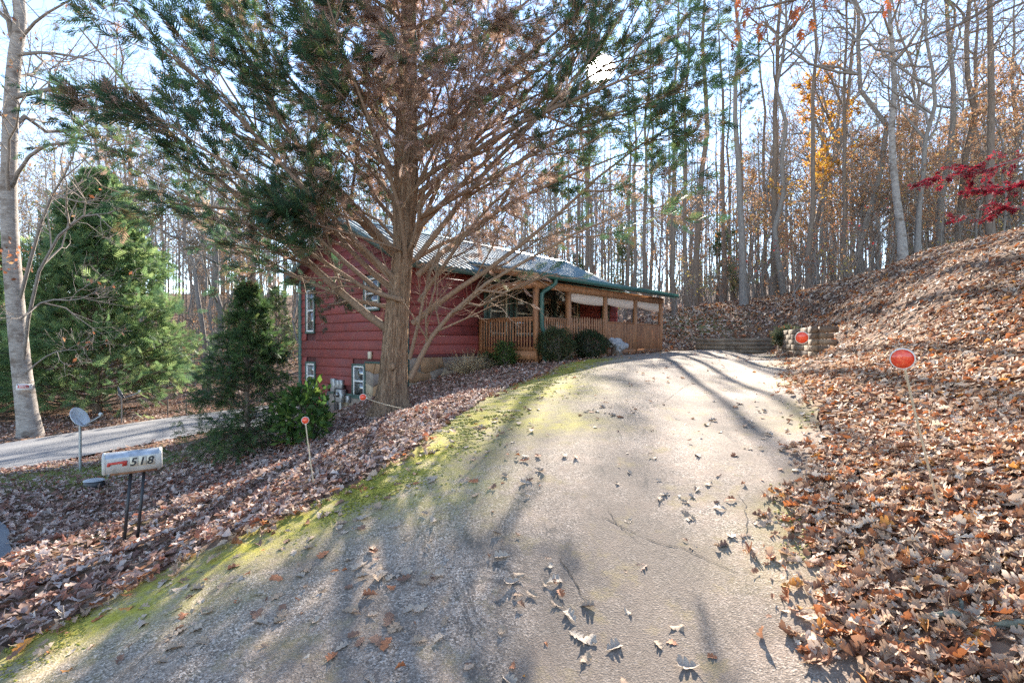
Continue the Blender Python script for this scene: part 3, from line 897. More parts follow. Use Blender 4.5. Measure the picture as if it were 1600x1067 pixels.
# utility boxes on the gable wall
ub = MB(); ub.fbox(Fg, (3.55, .045, -1.62), (3.78, .16, -1.20), .015); ub.build('utility_box', M['metal'], house)
ub = MB(); ub.fbox(Fg, (3.32, .045, -1.50), (3.52, .15, -1.24), .015); ub.build('utility_box', M['metal'], house)
ub = MB(); ub.fbox(Fg, (3.12, .045, -1.50), (3.30, .15, -1.23), .015); ub.build('utility_box', M['metal'], house)
ub = MB(); ub.fbox(Fg, (2.98, .07, -1.92), (3.32, .24, -1.52), .02)
mb_ = ub.build('meter_box', M['metal'], house)
Mx = Matrix.Translation(Vector(Fg(3.15, .24, -1.68))) @ Matrix.Rotation(math.radians(-90), 4, 'Y')
MB().lathe([(0.001, .09), (.05, .085), (.075, .06), (.08, 0)], 16, Mx).build('meter_dial', M['glass'], mb_)
MB().fbox(Fg, (2.72, .065, -1.92), (2.86, .16, -1.70), .012).build('utility_box', M['metal'], house)
MB().tube([Fg(3.15, .15, -1.92), Fg(3.15, .15, -3.0)], .045, 8).build('conduit', M['metal'], house)
MB().tube([Fg(3.45, .09, -1.5), Fg(3.48, .12, -1.75), Fg(3.43, .12, -1.95), Fg(3.44, .10, -3.0)], .022, 6).build('cable', M['black'], house)
MB().tube([Fg(3.65, .09, -1.62), Fg(3.67, .10, -1.75), Fg(3.60, .10, -1.82), Fg(3.62, .10, -3.0)], .018, 6).build('cable', M['black'], house)
MB().fbox(Fg, (1.55, .045, -.52), (1.70, .12, -.30), .01).build('wall_vent', M['cream'], house)

def hp(a, b_, z_):
    x, y = hw(a, b_)
    return Vector((x, y, z_))
# wreaths on the doors
rw = np.random.default_rng(3)
tw_V = np.array([(0, 0, 0), (.4, .12, .02), (1, 0, 0), (.4, -.12, .02)], float); tw_F = np.array([(0, 1, 2), (0, 2, 3)])
for k, (d0, d1) in enumerate(DOORS):
    c0 = hp((d0+d1)/2, -.10, 1.02)
    wr = link('wreath', None, loc=c0, rotz=HROT, cat='wreath', group='wreaths on the porch doors', label=('dark evergreen wreath on the left glazed porch door', 'dark evergreen wreath on the right glazed porch door')[k])
    a = np.linspace(0, 2*np.pi, 25); P = np.stack([.24*np.cos(a), 0*a, .30*np.sin(a)], 1)
    MB().tube(P, .035, 6, cap=False).build('ring', M['twig'], wr)
    n = 900; a = rw.uniform(0, 2*np.pi, n); rr_ = rw.normal(0, .045, (n, 3))
    pos = np.stack([.24*np.cos(a), np.zeros(n), .30*np.sin(a)], 1)+rr_*np.array([1, .6, 1])
    V, F = scatter(tw_V, tw_F, pos, rw.normal(size=(n, 3)), rw.normal(size=(n, 3)), rw.uniform(.05, .1, n))
    cc = np.repeat(np.array([(.02, .032, .018)])*rw.uniform(.6, 1.8, (n, 1)), 4, 0)
    MB().add(V, F, cc).build('greenery', M['needle'], wr, kind='stuff')
# hanging things under the porch roof
def bell(name, a, b_, z_, s, mat, label, cat):
    r = link(name, None, loc=hp(a, b_, z_), label=label, cat=cat)
    MB().lathe([(.001, .0), (.02*s, -.005), (.035*s, -.05*s), (.045*s, -.11*s), (.085*s, -.17*s), (.078*s, -.165*s), (.001, -.10*s)], 14).build('bell', M[mat], r, smooth=True)
    MB().tube([(0, 0, .25), (0, 0, 0)], .006, 5).build('cord', M['black'], r)
    return r
bell('wind_bell', 4.42, -.5, 1.45, 1.2, 'white', 'small white bell hanging left of the corner porch post', 'bell')
bell('wind_bell', 4.75, -2.0, 1.45, .9, 'white', 'white bell hanging beside the second porch post', 'bell')
pl = link('porch_lamp', None, loc=hp(5.05, -1.7, 1.62), label='porch ceiling lamp with two side floods and a bell shade', cat='lamp')
MB().tube([(0, 0, .25), (0, 0, -.02)], .02, 6).build('stem', M['metal'], pl)
MB().lathe([(.001, -.02), (.03, -.03), (.045, -.10), (.085, -.20), (.08, -.195), (.001, -.15)], 14).build('lamp_shade', M['white'], pl, smooth=True)
for s in (-1, 1):
    MB().fbox(lambda a, d, z: (a*.66-d*.75, a*.75+d*.66, z), (s*.17-.09, -.05, -.10), (s*.17+.09, .05, .0), .012).build('flood_lamp', M['metal'], pl)

# ------------------------------------------------------------------ small things in the yard
# mailbox on two black posts
mb = link('mailbox', None, loc=(-3.66, 4.95, 0), rotz=math.radians(33), label='white metal mailbox numbered 518 on two thin black posts', cat='mailbox')
M['mailwhite'] = mat_plain('weathered_white_enamel', (.62, .60, .55), .5, .0, var=.22, scale=9, bmp=.12)
M['galv'] = mat_plain('bare_galvanised_steel', (.50, .52, .54), .4, .5, var=.25, scale=14, bmp=.1)
M['red_flag'] = mat_plain('faded_red_paint', (.60, .07, .05), .5, var=.18, scale=10)
M['digit'] = mat_plain('black_vinyl_digit', (.02, .02, .022), .5, bmp=0)
M['sticker'] = mat_plain('cream_number_plate', (.66, .58, .44), .5, bmp=0)
BL, BW, BH = .44, .16, .185
tilt = Matrix.Translation((0, 0, -1.235)) @ Matrix.Rotation(math.radians(-1.2), 4, 'Y')
prof = [(-BW/2, 0), (BW/2, 0), (BW/2, BH*.72)] + [(BW/2*math.cos(t), BH*.72+BH*.28*math.sin(t)) for t in np.linspace(.15, math.pi-.15, 9)] + [(-BW/2, BH*.72)]
def T4(v): return tuple(tilt @ Vector(v))
n = len(prof)
V = [T4((s*BL/2, p[0], p[1])) for s in (-1, 1) for p in prof]
MB().add(V, [np.array([(i, (i+1) % n, n+(i+1) % n, n+i) for i in range(n)])]).build('box', M['mailwhite'], mb)
for s in (-1, 1):
    V = [T4((s*(BL/2+e), p[0]*k, BH/2+(p[1]-BH/2)*k)) for e, k in ((-.012, 1.05), (.006, 1.05), (.012, .95)) for p in prof]
    f_ = [np.array([(k*n+i, k*n+(i+1) % n, (k+1)*n+(i+1) % n, (k+1)*n+i) for k in (0, 1) for i in range(n)]), np.array([list(range(2*n, 3*n))])]
    MB().add(V, f_).build('end_cap', M['mailwhite'], mb)
# worn top where the paint is gone, mounting board, flag and number plate on the near side
V = [T4((s*(BL/2-.014), p[0]*1.012, BH*.72+(p[1]-BH*.72)*1.015)) for s in (-1, 1) for p in prof[3:12]]
k = len(prof[3:12])
MB().add(V, np.array([(i, i+1, k+i+1, k+i) for i in range(k-1)])).build('worn_top', M['galv'], mb)
MB().add([T4(v) for v in [(-.17, -.07, -.022), (.19, -.07, -.022), (.19, .07, -.022), (-.17, .07, -.022), (-.17, -.07, -.002), (.19, -.07, -.002), (.19, .07, -.002), (-.17, .07, -.002)]], BOXF).build('mounting_board', M['cedar_dark'], mb)
yy = -BW/2-.004
fl = [(-.195, .080), (-.187, .068), (-.172, .070), (-.166, .084), (-.078, .086), (-.078, .060), (-.044, .060), (-.040, .110), (-.166, .104), (-.185, .106)]
V = [T4((p[0], yy, p[1])) for p in fl]+[T4((p[0], yy-.006, p[1])) for p in fl]; n = len(fl)
MB().add(V, [np.array([list(range(n, 2*n))]), np.array([list(range(n))[::-1]]), np.array([(i, (i+1) % n, n+(i+1) % n, n+i) for i in range(n)])]).build('flag', M['red_flag'], mb)
for i, ch in enumerate('518'):
    x0 = -.02+i*.066
    MB().add([T4(v) for v in [(x0, yy, .046), (x0+.063, yy, .046), (x0+.063, yy, .136), (x0, yy, .136), (x0, yy-.002, .046), (x0+.063, yy-.002, .046), (x0+.063, yy-.002, .136), (x0, yy-.002, .136)]], BOXF).build('number_plate', M['sticker'], mb)
    cu = bpy.data.curves.new('digit', 'FONT'); cu.body = ch; cu.size = .104; cu.shear = .25; cu.extrude = .0012; cu.offset = .0022; cu.align_x = 'CENTER'
    to = bpy.data.objects.new('digit', cu)
    dgm = bpy.data.meshes.new_from_object(to)
    dgm.materials.clear(); dgm.materials.append(M['digit'])
    dgm.transform(tilt @ Matrix.Translation((x0+.022, yy-.0045, .054)) @ Matrix.Rotation(math.radians(90), 4, 'X'))
    bpy.data.objects.remove(to)
    link('digit', dgm, mb)
for x_, dx_ in ((-.02, -.05), (.085, -.05)):
    g_ = h1(-3.62+x_, 4.95)
    MB().fbox(lambda a, d, z: (a+dx_*(z+1.25)/(g_+1.25), d, z), (x_-.013, -.012, g_-.1), (x_+.013, .014, -1.262), 0).build('post', M['black'], mb)

# satellite dishes
def dish(loc, h, r, aim, tiltdeg, mat, label):
    d = link('satellite_dish', None, loc=loc, label=label, cat='satellite dish')
    MB().tube([(0, 0, -.2), (0, 0, h)], .024, 10).build('mast', M['metal'] if mat == 'dishw' else M['twig'], d)
    Mx = Matrix.Translation((0, 0, h+.12)) @ Matrix.Rotation(aim, 4, 'Z') @ Matrix.Rotation(math.radians(tiltdeg), 4, 'Y')   # dish faces +Z of Mx
    pr = [(.001, -.10*r/.25), (r*.4, -.085*r/.25), (r*.75, -.045*r/.25), (r, 0), (r*1.03, -.004), (r*.98, -.02), (r*.72, -.065*r/.25), (r*.4, -.10*r/.25), (.001, -.115*r/.25)]
    M2 = Mx @ Matrix.Diagonal((1.08, .95, 1, 1))
    MB().lathe(pr, 28, M2).build('reflector', M[mat], d, smooth=True)
    p = lambda v: tuple(Mx @ Vector(v))
    a0, a1 = (r*.98, 0, -.01), (r*1.02, 0, r*2.1)
    MB().tube([p((r*.2, 0, -.10)), p(a0), p(a1)], .014, 6).build('feed_arm', M['metal'], d)
    fd = MB(); fd.tube([p((r*.99, 0, r*2.16)), p((r*.76, 0, r*2.0))], .032, 8); fd.build('receiver', M['mailwhite'], d)
    bk = MB(); bk.tube([(0, 0, h-.02), p((0, 0, -.10))], .035, 8); bk.build('bracket', M['metal'], d)
    return d
M['dishw'] = mat_plain('dish_white', (.60, .61, .62), .4, var=.12, scale=5, bmp=.05)
M['dishd'] = mat_plain('dish_dark_grey', (.075, .08, .09), .5, var=.2, scale=5, bmp=.05)
dish((-8.35, 9.9, h1(-8.35, 9.9)), .92, .19, math.radians(-4), 60, 'dishw', 'light grey satellite dish on a steel mast beside the lane')
dish((-12.5, 16.4, h1(-12.5, 16.4)), .85, .2, math.radians(38), 66, 'dishd', 'dark satellite dish on a thin pole across the lane')

# reflective driveway markers
m, nt, b = nodes('orange_reflector')
v = coords(nt)
vo = N(nt, 'TexVoronoi', Scale=60.0); nt.links.new(v, vo.inputs['Vector'])
c = ramp(nt, vo.outputs['Distance'], [(0, (.95, .16, .06)), (.8, (.75, .05, .02))])
nt.links.new(c, b.inputs['Base Color']); b.inputs['Roughness'].default_value = .25; b.inputs['Coat Weight'].default_value = .5
bump(nt, b, vo.outputs['Distance'], .6, .004)
M['reflector'] = m
M['rim'] = mat_plain('white_plastic', (.72, .66, .58), .5, bmp=0)
M['fiberglass'] = mat_plain('pale_fibreglass_rod', (.55, .45, .31), .6, var=.12, scale=12)
def marker(base, top, rad, label, face=None, rod=.0065):
    base = Vector(base); top = Vector(top)
    d = link('driveway_marker', None, loc=base, label=label, cat='driveway marker', group='orange driveway markers')
    ax = (top-base).normalized()
    toc = (face or (Vector((0, 0, 0))-top)).normalized()
    zn = (toc-ax*toc.dot(ax)*.35).normalized(); yx = zn.cross(ax).normalized(); ax2 = yx.cross(zn)
    Mx = Matrix((yx, ax2, zn)).transposed().to_4x4(); Mx.translation = top-base
    t = top-base
    P = [t*k+Vector((0, 0, -.02*math.sin(math.pi*k))) for k in np.linspace(-.06, 1, 8)]
    P = [p-(t.normalized()*rad*.9 if i == 7 else Vector()) for i, p in enumerate(P)]
    MB().tube([tuple(p) for p in P], rod, 6).build('rod', M['fiberglass'], d)
    MB().lathe([(.001, .006), (rad*.93, .006), (rad*.93, .0)], 28, Mx).build('reflector', M['reflector'], d)
    MB().lathe([(rad*.92, .007), (rad, .007), (rad*1.03, .002), (rad*1.0, -.006), (.001, -.006)], 28, Mx).build('rim', M['rim'], d, smooth=False)
    MB().tube([tuple(t-ax*rad*.95), tuple(t-ax*rad*1.25)], rod*1.7, 8).build('clip', M['rim'], d)
def ground_hit(px, py):
    t = np.linspace(1.2, 40, 3000); X = (px-800)/800*t; Zr = (533-py)/800*t
    i = int(np.argmax(Zr < H(X, t))); return (X[i], t[i])
def ray(px, py, Y): return ((px-800)/800*Y, Y, (533-py)/800*Y)
b1 = ray(1470, 800, 3.45); b1 = (b1[0], b1[1], h1(b1[0], b1[1])-.02)
marker(b1, ray(1410, 560, 3.05), .062, 'large tilted orange reflector on a pale rod in the leaves at right')
b2 = ray(1290, 569, 9.9); b2 = (b2[0], b2[1], h1(b2[0], b2[1]))
marker(b2, ray(1253, 527, 9.3), .112, 'orange reflector disc in front of the timber retaining wall')
b3 = ray(490, 757, 5.3); b3 = (b3[0], b3[1], h1(b3[0], b3[1]))
marker(b3, ray(477, 656, 5.25), .037, 'small orange marker standing in leaves below the rhododendron', rod=.006)
b4 = ray(640, 641, 9.2); b4 = (b4[0], b4[1], h1(b4[0], b4[1]))
marker(b4, ray(567, 620, 8.9), .058, 'orange marker leaning over flat in front of the big cedar trunk', rod=.008)

# black tub in the grass
lx, ly = ground_hit(147, 760)
ld = link('plastic_tub', None, loc=(lx, ly, h1(lx, ly)), rotz=.3, label='low black plastic tub with a grey lid on the verge', cat='tub')
MB().lathe([(.20, -.03), (.23, .02), (.21, .10), (.17, .135)], 10, Matrix.Diagonal((.66, .5, .75, 1))).build('body', M['black'], ld)
MB().lathe([(.215, .125), (.19, .15), (.10, .168), (.001, .172)], 10, Matrix.Diagonal((.68, .52, .76, 1))).build('lid', M['metal'], ld)

# retaining walls of landscape timbers
M['timber'] = []
for i, cl in enumerate([(.30, .21, .125), (.25, .17, .10), (.35, .25, .155), (.20, .135, .085)]):
    M['timber'].append(mat_plain('weathered_timber_%d' % i, cl, .85, var=.3, scale=3.5, bmp=.5, stretch=(4, 4, 4)))
M['timber_dark'] = mat_plain('dark_timber', (.30, .215, .14), .85, var=.3, scale=3.5, bmp=.5)
def timber(parent, A, B_, z0, z1, th, mat, name='timber'):
    A = Vector(A); B_ = Vector(B_); d = (B_-A); L = d.length; d.normalize(); nn = Vector((-d.y, d.x, 0))
    f = lambda a, dd, z: tuple(A+d*a+nn*dd+Vector((0, 0, z)))
    MB().fbox(f, (0, -th/2, z0), (L, th/2, z1), .012).build(name, mat, parent)
def twall(name, A, B_, courses, h, label, seg, face=None, z0=None, step=.0):
    A = np.array(A, float); B_ = np.array(B_, float)
    zb = h1(*A)-.08 if z0 is None else z0
    r = link(name, None, loc=(0, 0, 0), label=label, cat='retaining wall')
    L = np.linalg.norm(B_-A); d = (B_-A)/L
    for c_ in range(courses):
        a = -.0; off = (c_ % 2)*seg*.5
        cuts = [0]+[x for x in np.arange(seg-off, L-.2, seg)]+[L]
        for a0, a1 in zip(cuts[:-1], cuts[1:]):
            p = A+d*(a0+.006); q_ = A+d*(a1-.006-step*c_*(a1 == L)); j = rs.uniform(-.012, .012)
            nn = np.array([-d[1], d[0]])*j
            timber(r, (p[0]+nn[0], p[1]+nn[1], 0), (q_[0]+nn[0], q_[1]+nn[1], 0), zb+c_*h+.004, zb+(c_+1)*h-.004, .19, rs.choice(M['timber']) if face is None else face)
    return r, zb
wa = twall('timber_wall', (8.02, 13.5), (10.25, 19.6), 6, .165, 'stacked timber retaining wall with cut ends behind an orange reflector', 1.1)
# return timbers running back into the bank at the near end
for c_ in range(6):
    zb = wa[1]+c_*.165
    L = .34+.14*(c_ % 2)+.04*c_
    timber(wa[0], (8.02, 13.36, 0), (8.02+L*.62, 13.36-L*.12, 0), zb+.006, zb+.159, .16, rs.choice(M['timber']), 'tie_timber')
twall('low_timber_wall', (8.1, 22.6), (11.0, 21.55), 4, .165, 'long low timber wall at the back of the parking area', 3.2, M['timber_dark'], z0=-.52)

# lumpy pale ornament by the porch gate
ox, oy = hw(6.85, -2.75)
orn = link('stone_ornament', None, loc=(ox, oy, h1(ox, oy)), label='lumpy pale grey stone ornament on a dark stump by the porch gate', cat='ornament')
M['pale_stone'] = mat_plain('pale_grey_stone', (.42, .41, .41), .85, var=.3, scale=9, bmp=.6)
def lump(center, rad, seed, n=14, mth=10, amp=.25):
    r_ = np.random.default_rng(seed); ph = r_.uniform(0, 6, 8); V = []
    for i in range(mth+1):
        t = math.pi*i/mth
        for j in range(n):
            p = 2*math.pi*j/n
            k = 1+amp*(math.sin(3*p+ph[0])*math.sin(2*t+ph[1])+.6*math.sin(5*p+ph[2]+3*t)*math.sin(t))
            V.append((center[0]+rad[0]*k*math.sin(t)*math.cos(p), center[1]+rad[1]*k*math.sin(t)*math.sin(p), center[2]+rad[2]*k*math.cos(t)))
    F = [(i*n+j, (i+1)*n+j, (i+1)*n+(j+1) % n, i*n+(j+1) % n) for i in range(mth) for j in range(n)]
    return np.array(V), np.array(F)
MB().add(*lump((-.10, 0, .44), (.22, .2, .15), 4, 18, 12, amp=.34)).add(*lump((.12, -.05, .33), (.19, .2, .15), 9, 18, 12, amp=.34)).add(*lump((.02, -.1, .22), (.14, .13, .13), 12, 18, 12, amp=.3)).build('stone', M['pale_stone'], orn, smooth=True)
MB().lathe([(.22, -.1), (.20, .05), (.19, .2), (.17, .30), (.001, .33)], 11).build('stump', M['bark_brown'], orn)

# ------------------------------------------------------------------ plants
def diamonds(spec):
    """flat little blades: (x, y, angle, length, width) -> template"""
    V, F = [], []
    for (x, y, a, l, w_) in spec:
        c, s = math.cos(a), math.sin(a); k = len(V)
        for (u, v_) in ((0, 0), (.45*l, w_), (l, 0), (.45*l, -w_)):
            V.append((x+u*c-v_*s, y+u*s+v_*c, .04*math.sin(7*(x+u))))
        F += [(k, k+1, k+2), (k, k+2, k+3)]
    return np.array(V), np.array(F)
SPRAY = diamonds([(0, 0, 0, 1, .03)]+[(.10+.15*i, 0, s*(.70-.07*i), .50-.07*i, .034) for i in range(5) for s in (1, -1)])
WISP = diamonds([(0, 0, 0, 1, .018)]+[(.10+.15*i, 0, s*(.42-.05*i), .55-.07*i, .017) for i in range(5) for s in (1, -1)])
SPRAY_S = diamonds([(0, 0, 0, 1, .07)]+[(.15+.25*i, 0, s*(.8-.08*i), .46-.08*i, .075) for i in range(3) for s in (1, -1)])
FEATHER = diamonds([(0, 0, 0, 1, .02)]+[(.06+.15*i, 0, s*1.05, .26-.02*i, .045) for i in range(6) for s in (1, -1)])
TUFT_D = nrmz(np.random.default_rng(8).normal(size=(14, 3))+np.array([1.1, 0, 0]))
TV, TF = [], []
for d_ in TUFT_D:
    k = len(TV); s_ = np.cross(d_, [0, .3, 1.]); s_ = s_/np.linalg.norm(s_)*.022
    TV += [tuple(-s_), tuple(s_), tuple(d_)]; TF.append((k, k+1, k+2))
TUFT = (np.array(TV), np.array(TF))
LEAFS = (np.array([(0, 0, 0), (.5, .28, .05), (1, 0, -.05), (.5, -.28, .05)], float), np.array([(0, 1, 2), (0, 2, 3)]))
STAR = diamonds([(0, 0, a, .9-.25*abs(a)/2.2, .14) for a in (-2.0, -1.0, 0, 1.0, 2.0)])

def colors(rg, n, nv, pal, wts, var=.2):
    pal = np.asarray(pal, float)
    i = rg.choice(len(pal), n, p=np.asarray(wts)/sum(wts))
    c = pal[i]*rg.uniform(1-var, 1+var, (n, 1))
    return np.repeat(np.clip(c, 0, 1), nv, 0)

def along(rg, P, n, f0=.2, f1=1.0):
    """n random points per branch of P: positions, tangents, branch index"""
    k, mp, _ = P.shape
    idx = np.repeat(np.arange(k), n); f = rg.uniform(f0, f1, len(idx))
    g = f*(mp-1); i = np.minimum(g.astype(int), mp-2); w_ = (g-i)[:, None]
    return P[idx, i]*(1-w_)+P[idx, i+1]*w_, nrmz(P[idx, i+1]-P[idx, i]), idx, f

def wobble_trunk(rg, h, lean, m=12, amp=.02):
    z = np.linspace(0, 1, m)
    w_ = np.cumsum(rg.normal(size=(m, 2))*amp, 0); w_ -= w_[0]
    P = np.zeros((m, 3)); P[:, 2] = z*h; P[:, 0] = lean[0]*z*h; P[:, 1] = lean[1]*z*h
    P[:, :2] += w_*h
    return P

def bare_tree(seed, h, r, lean=(0, 0), clear=.4, limbs=15, spread=.30, bark='bark_grey', fine=3, leaves=None, lobe=.0, up=.18, amp=.012, cn='crown', a=(.6, 1.15)):
    """meshes (trunk, crown[, leaves]) of one deciduous tree"""
    rg = np.random.default_rng(seed)
    T = wobble_trunk(rg, h, lean, 12, amp)
    T[0, 2] = -.4
    t = np.linspace(0, 1, 12)
    R = r*((1-t)**.75*.95+.03)*(1+.5*np.exp(-t*28))
    tb = MB(); V, F = tubes(T[None], R[None], 10); tb.add(V, F)
    P1, R1, L1, i1, f1 = branch_level(rg, T[None], R[None], np.array([h*spread]), limbs, clear, .98, a[0], a[1], 1.0, 7, up, .05, .017, .75)
    V, F = tubes(P1, R1, 5); tb.add(V, F)
    P2, R2, L2, i2, f2 = branch_level(rg, P1, R1, L1, 6, .2, 1.0, .45, 1.0, .45, 5, up*.6, .06, .014)
    V, F = tubes(P2, R2, 4)
    cb = MB(); cb.add(V, F)
    P3, R3, L3, i3, f3 = branch_level(rg, P2, R2, L2, 5, .2, 1.0, .4, 1.0, .48, 4, .08, .07, .013)
    R3 = np.maximum(R3, .0035); V, F = tubes(P3, R3, 3); cb.add(V, F)
    P4 = P3
    if fine:
        P4, R4, L4, i4, f4 = branch_level(rg, P3, R3, L3, fine, .2, 1.0, .4, .9, .55, 3, .03, .06, .01)
        R4 = np.maximum(R4, .0028); V, F = tubes(P4, R4, 3); cb.add(V, F)
    out = [tb.mesh('trunk', M[bark], True), cb.mesh(cn, M['twig'])]
    if leaves:
        per, size, pal, wts, zmin = leaves
        pos, tn, _, _ = along(rg, P4, per)
        keep = pos[:, 2] > zmin*h
        pos, tn = pos[keep], tn[keep]
        n = len(pos)
        X = nrmz(tn*.4+rg.normal(size=(n, 3))*.6-np.array([0, 0, .35]))
        V, F = scatter(LEAFS[0], LEAFS[1], pos, X, rg.normal(size=(n, 3)), rg.uniform(size*.6, size*1.3, n))
        lm = MB().add(V, F, colors(rg, n, 4, pal, wts))
        out.append(lm.mesh('leaves', M['bright_leaf']))
    return out

def pine_tree(seed, h, r, clear=.5, limbs=26, spread=.13, bark='bark_brown', tuft=.26, per=5, lean=(0, 0)):
    rg = np.random.default_rng(seed)
    T = wobble_trunk(rg, h, lean, 10, .006); T[0, 2] = -.4
    t = np.linspace(0, 1, 10); R = r*((1-t)**.7*.96+.03)*(1+.35*np.exp(-t*30))
    tb = MB(); V, F = tubes(T[None], R[None], 10); tb.add(V, F)
    P1, R1, L1, _, _ = branch_level(rg, T[None], R[None], np.array([h*spread]), limbs, clear, .99, 1.1, 1.5, 1, 6, .12, .04, .014, .85)
    V, F = tubes(P1, R1, 4); tb.add(V, F)
    P2, R2, L2, _, _ = branch_level(rg, P1, R1, L1, 6, .35, 1, .4, .9, .4, 4, .1, .05, .012)
    R2 = np.maximum(R2, .004); V, F = tubes(P2, R2, 3); tb.add(V, F)
    pos, tn, _, f = along(rg, P2, per, .35, 1); n = len(pos)
    V, F = scatter(TUFT[0], TUFT[1], pos, tn+rg.normal(size=(n, 3))*.25, rg.normal(size=(n, 3)), rg.uniform(tuft*.7, tuft*1.2, n))
    cm = MB().add(V, F, colors(rg, n, len(TUFT[0]), [(.055, .085, .03), (.085, .11, .04), (.11, .12, .05)], [3, 3, 1.5]))
    return [tb.mesh('trunk', M[bark], True), cm.mesh('crown', M['needle'])]

def cone_tree(seed, h, rad, limbs, el0, el1, tpl, size, pal, wts, n2=7, n3=4, per=2, droop=0.0, r=.1, z0=.06, bark='bark_brown', prof=.8, dead=None, keepin=.25, lr2=.38, rag=.17):
    """an evergreen clothed nearly to the ground"""
    rg = np.random.default_rng(seed)
    T = wobble_trunk(rg, h, (0, 0), 9, .004); T[0, 2] = -.3
    t = np.linspace(0, 1, 9); R = r*(1-t)**.9+.006
    tb = MB(); V, F = tubes(T[None], R[None], 8); tb.add(V, F)
    fz = z0+(1-z0)*rg.uniform(0, 1, limbs)**1.15*.98
    az = np.arange(limbs)*2.39996+rg.uniform(-.4, .4, limbs)
    el = el0+(el1-el0)*fz+rg.uniform(-.12, .12, limbs)
    ln = rad*(1-fz)**prof*rg.uniform(.95-rag, .95+rag, limbs)+.012*h
    m = 6; s = np.linspace(0, 1, m)
    D = np.stack([np.cos(az)*np.cos(el), np.sin(az)*np.cos(el), np.sin(el)], 1)
    st = np.stack([np.zeros(limbs), np.zeros(limbs), fz*h], 1)
    P1 = st[:, None]+D[:, None]*(ln[:, None]/np.maximum(np.cos(el), .5)[:, None]*s)[..., None]
    P1[..., 2] += droop*ln[:, None]*s**2
    P1 += np.cumsum(rg.normal(size=P1.shape)*.012, 1)*ln[:, None, None]
    R1 = np.maximum(.012*ln[:, None]*(1-.85*s), .003)
    V, F = tubes(P1, R1, 4); tb.add(V, F)
    L1 = ln
    P2, R2, L2, i2, f2 = branch_level(rg, P1, R1, L1, n2, .15, 1, .4, .95, lr2, 4, droop*.4, .03, .01, .5, .6)
    R2 = np.maximum(R2, .0025); V, F = tubes(P2, R2, 3); tb.add(V, F)
    if n3:
        P3, R3, L3, i3, f3 = branch_level(rg, P2, R2, L2, n3, .15, 1, .4, .9, .45, 3, droop*.3, .03, .01, .5, .6)
        pos, tn, bi, f = along(rg, P3, per, .1, 1)
    else:
        pos, tn, bi, f = along(rg, P2, per, .1, 1)
    n = len(pos)
    rho = np.hypot(pos[:, 0], pos[:, 1])/np.maximum(rad*(1-np.clip(pos[:, 2]/h, 0, 1))**prof, .15)
    k = rg.uniform(size=n) < np.clip((rho-keepin)/.25, .12, 1)
    pos, tn, rho = pos[k], tn[k], rho[k]; n = len(pos)
    Zr = nrmz(rg.normal(size=(n, 3))*.55+np.array([0, 0, 1.]))
    V, F = scatter(tpl[0], tpl[1], pos, nrmz(tn+rg.normal(size=(n, 3))*.3), Zr, rg.uniform(size*.7, size*1.3, n))
    c = colors(rg, n, len(tpl[0]), pal, wts)
    if dead is not None:
        isd = np.repeat((rg.uniform(size=n) < np.clip(.62-rho, 0, .5)), len(tpl[0]))
        c[isd] = np.array(dead)*np.repeat(rg.uniform(.6, 1.4, (n, 1)), len(tpl[0]), 0)[isd]
    cm = MB().add(V, F, c)
    return [tb.mesh('trunk', M[bark], True), cm.mesh('foliage', M['needle'])]

NAMES = {'trunk': 'trunk', 'crown': 'crown', 'leaves': 'leaves', 'foliage': 'foliage'}
def plant(name, meshes, loc, rotz=0, scale=1.0, label=None, cat='tree', group=None, tilt=(0, 0), parts=None):
    r = link(name, None, loc=loc, label=label, cat=cat, group=group)
    r.rotation_euler = (tilt[0], tilt[1], rotz)
    r.scale = (scale,)*3 if np.isscalar(scale) else scale
    for i, me in enumerate(meshes):
        nm = parts[i] if parts else NAMES.get(me.name.split('.')[0], 'crown')
        link(nm, me, r, kind=None if nm == 'trunk' else 'stuff')
    return r

# ---- the big cedar in front of the house
rg = np.random.default_rng(21)
cx0, cy0 = -2.42, 10.0
cz0 = h1(cx0, cy0)
cedar = link('cedar_tree', None, loc=(cx0, cy0, cz0), label='big spreading cedar with fluted brown trunk in front of the red house', cat='tree')
base = np.array([cx0, cy0, cz0])
def pxp(pts):
    return np.array([((px-800)/800*Y, Y, (533-py)/800*Y) for px, py, Y in pts])-base
TZ = np.array([-.35, 0, .12, .3, .6, 1.2, 1.9, 2.6, 3.2, 4.6, 6, 8, 10, 12.5])
TX = np.array([-.02, 0, .01, .02, .05, .09, .14, .22, .28, .34, .36, .40, .42, .45])
TR = np.array([.52, .42, .345, .285, .245, .22, .205, .192, .182, .225, .185, .13, .08, .02])
ns = 72
strip = rg.normal(size=72)*.045; strip2 = rg.normal(size=72)*.045
rings_z = np.concatenate([np.linspace(-.35, 3, 46), np.linspace(3.1, 12.5, 40)])
th = np.linspace(0, 2*np.pi, ns, endpoint=False)
V = []
for z_ in rings_z:
    x_ = np.interp(z_, TZ, TX); r_ = np.interp(z_, TZ, TR)
    fl_ = np.exp(-max(z_, 0)*1.1)
    lob = (.13+.12*fl_)*np.sin(3*th+.5+.25*z_)+.085*np.sin(7*th+1.1-.2*z_+.3*np.sin(z_*2))+.06*np.sin(12*th+.4*np.sin(z_*3))+.03*np.sin(19*th+z_)+strip*(.5+.5*math.sin(z_*1.1))+strip2*(.5-.5*math.sin(z_*1.1+.6))
    rr_ = r_*(1+lob*np.interp(z_, [0, 2, 6], [1, .75, .4]))+rg.normal(size=ns)*.006
    V.append(np.stack([x_+rr_*np.cos(th), rr_*np.sin(th), np.full(ns, z_)], 1))
V = np.concatenate(V); k = np.arange(ns); kn = (k+1) % ns
